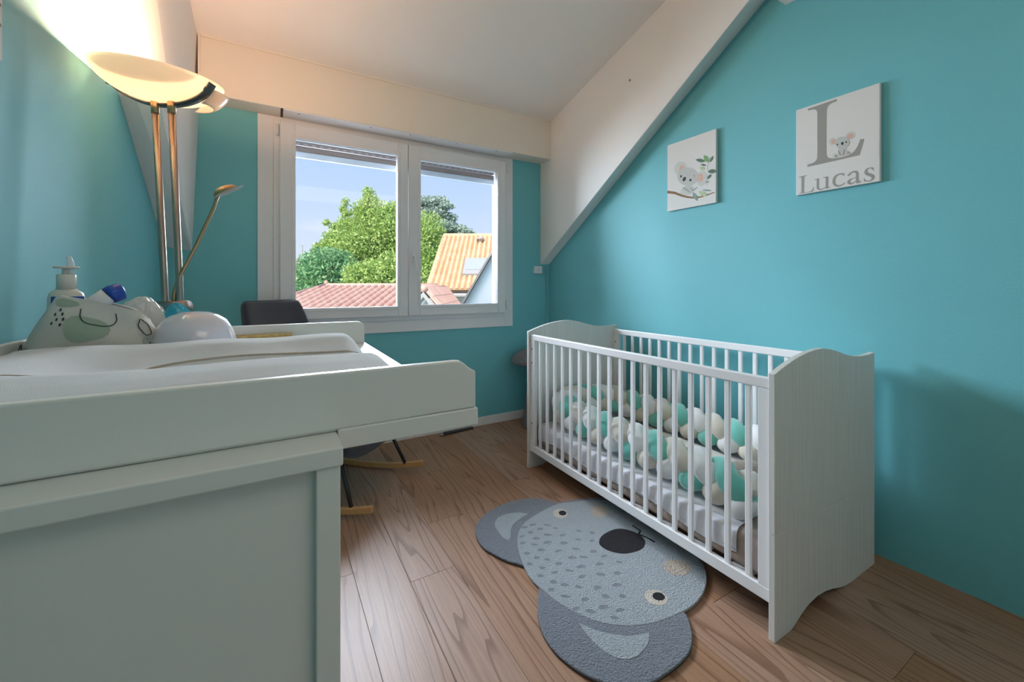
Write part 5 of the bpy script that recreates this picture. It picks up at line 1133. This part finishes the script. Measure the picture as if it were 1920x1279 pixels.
# ------------------------------------------------------------------ trees
def foliage(name, m, parent, blobs, n, size, seed, droop=0.0, flat_=1.0):
    r = np.random.default_rng(seed)
    wts = np.array([bb[3] ** 2 for bb in blobs]); wts = wts / wts.sum()
    idx = r.choice(len(blobs), n, p=wts)
    B_ = np.array([bb[:4] for bb in blobs])[idx]
    d = r.normal(size=(n, 3)); d /= np.linalg.norm(d, axis=1)[:, None]
    rad = B_[:, 3] * (0.35 + 0.85 * r.random(n))
    c = B_[:, :3] + d * rad[:, None] * np.array([1, 1, flat_])
    a = r.normal(size=(n, 3)); a += d * 0.6; a[:, 2] -= droop
    a /= np.linalg.norm(a, axis=1)[:, None]
    t = np.cross(a, r.normal(size=(n, 3))); t /= np.linalg.norm(t, axis=1)[:, None]
    s = size * (0.6 + 0.8 * r.random(n))
    L_ = a * s[:, None]; W_ = t * (s * 0.42)[:, None]
    nrm_ = np.cross(L_, W_) * 0.12 / size
    V = np.stack([c - L_ * 0.5, c + W_ * 0.5 + nrm_, c + L_ * 0.5, c - W_ * 0.5 + nrm_], axis=1).reshape(-1, 3)
    me = bpy.data.meshes.new(name)
    me.vertices.add(n * 4); me.vertices.foreach_set('co', V.astype(np.float32).ravel())
    me.loops.add(n * 4); me.loops.foreach_set('vertex_index', np.arange(n * 4, dtype=np.int32))
    me.polygons.add(n); me.polygons.foreach_set('loop_start', np.arange(0, n * 4, 4, dtype=np.int32)); me.polygons.foreach_set('loop_total', np.full(n, 4, dtype=np.int32))
    me.update(); me.validate()
    o = put(name, me, m, parent); tag(o, kind='stuff')
    return o
def pix(px, py, dep): return ow((px - 960) / 767.7 * dep, dep, EYE + (539.1 - py) / 767.7 * dep)
def tree(name, label, m, base_px, dep, crown, n, size, seed, trunk_r=0.18, droop=0.0, flat_=1.0, group='garden trees behind the roofs'):
    """crown: list of (px, py, radius_m, depth_offset)"""
    bl = []
    for px, py, r_, dd in crown:
        q = pix(px, py, dep + dd); bl.append((q.x, q.y, q.z, r_))
    cx = np.mean([bb[0] for bb in bl]); cy = np.mean([bb[1] for bb in bl]); zt = max(bb[2] for bb in bl)
    t = thing(name, label, 'tree', (cx, cy, -5), group)
    foliage('foliage', m, t, bl, n, size, seed, droop, flat_)
    MB().tube([(cx, cy, -5), (cx + 0.1, cy, -2), (cx - 0.05, cy + 0.05, 0.5), (cx, cy, zt - 0.3)], [trunk_r * 1.4, trunk_r, trunk_r * 0.7, 0.03], 10).build('trunk', M['bark'], t, smooth=True)
    rr = random.Random(seed)
    for bb in rr.sample(bl, min(9, len(bl))):
        z0 = min(bb[2] - 0.3, zt - 0.6) - 0.6
        MB().tube([(cx, cy, z0), ((cx + bb[0]) / 2, (cy + bb[1]) / 2, (z0 + bb[2]) / 2 + 0.15), bb[:3]], [trunk_r * 0.35, trunk_r * 0.22, 0.012], 6).build('branch', M['bark'], t, smooth=True)
    return t
main = [(690, 362, .28, 0), (694, 378, .4, 0), (680, 395, .5, .3), (712, 400, .55, -.2), (735, 392, .35, 0), (698, 415, .7, .4), (668, 425, .55, 0), (730, 425, .7, -.3), (648, 378, .18, 0), (644, 392, .2, .2), (650, 402, .24, 0), (646, 418, .35, 0), (627, 424, .2, .2), (612, 417, .16, 0), (640, 440, .6, .3), (665, 455, .8, -.4), (700, 450, .9, 0), (735, 455, .9, .3), (622, 450, .45, 0), (616, 470, .5, .3), (640, 480, .9, -.2), (680, 490, 1.0, 0), (720, 490, 1.0, .4), (755, 440, .9, .2), (775, 470, 1.0, 0), (800, 430, .8, 0), (812, 460, .8, .2), (808, 495, .8, 0), (795, 520, .8, -.3), (760, 510, .9, 0), (597, 466, .3, 0), (604, 478, .5, .2)]
tree('garden_tree', 'tall light green tree filling the left pane and the edge of the right', M['leaf_light'], 0, 20, main, 46000, 0.15, 11)
shade = [(565, 520, .5, 0), (585, 505, .6, .3), (610, 500, .7, -.2), (635, 505, .7, 0), (655, 520, .6, .2), (575, 540, .6, 0), (605, 530, .8, -.3), (640, 535, .7, 0), (560, 550, .5, 0), (590, 488, .4, 0), (620, 485, .4, 0)]
tree('garden_tree', 'darker round-headed tree at the lower left above the salmon roof', M['leaf_dark'], 0, 16.5, shade, 14000, 0.16, 12)
shrub = [(670, 530, .5, 0), (690, 520, .55, .2), (715, 525, .6, 0), (740, 520, .6, .2), (735, 500, .5, 0), (700, 507, .4, 0), (665, 512, .35, 0), (760, 525, .6, 0)]
tree('garden_tree', 'pale feathery shrub just above the ridge of the salmon roof', M['leaf_light'], 0, 14.6, shrub, 9000, 0.14, 13)
cedar = [(800, 380, .9, 0), (820, 378, .8, .5), (835, 386, .6, 0), (785, 392, 1.0, .3), (812, 400, 1.0, 0), (840, 408, .7, .4), (795, 415, 1.1, 0), (830, 425, 1.0, -.3), (855, 430, .8, .2), (870, 434, .6, 0), (882, 438, .4, .3), (805, 435, 1.1, 0), (835, 442, 1.0, .5), (860, 444, .7, 0), (790, 445, 1.0, 0)]
tree('garden_tree', 'blue-green cedar with flat branches behind the orange roof', M['leaf_cedar'], 0, 31, cedar, 15000, 0.26, 14, flat_=0.45, trunk_r=0.3)
# distant aerial mast and far roof by the left edge of the view
am = thing('aerial_mast', 'thin television aerial mast against the sky at the left pane edge', 'aerial', pix(567, 490, 26))
q0, q1 = pix(567, 500, 26), pix(567, 460, 26)
MB().tube([q0 + Vector((0, 0, -6)), q1], 0.025, 6).build('mast', M['gutter'], am)
for py in (460.5, 470, 476): MB().tube([pix(561, py, 26), pix(570, py, 26)], 0.015, 5).build('rod', M['gutter'], am)
fr = thing('distant_roof', 'pale far-off roof at the left edge of the view', 'house', pix(556, 500, 40))
b = MB(); c_ = pix(553, 489, 40); b.prism([(-3.0, -6), (1.6, -6), (1.6, -0.2), (1.0, 0.25), (-3.0, 0.25)], lambda p: c_ + RT * p[0] + Vector((0, 0, p[1])), lambda p: c_ + RT * p[0] + Vector((0, 0, p[1])) + FW * 4); b.build('roof_block', M['cladding'], fr)
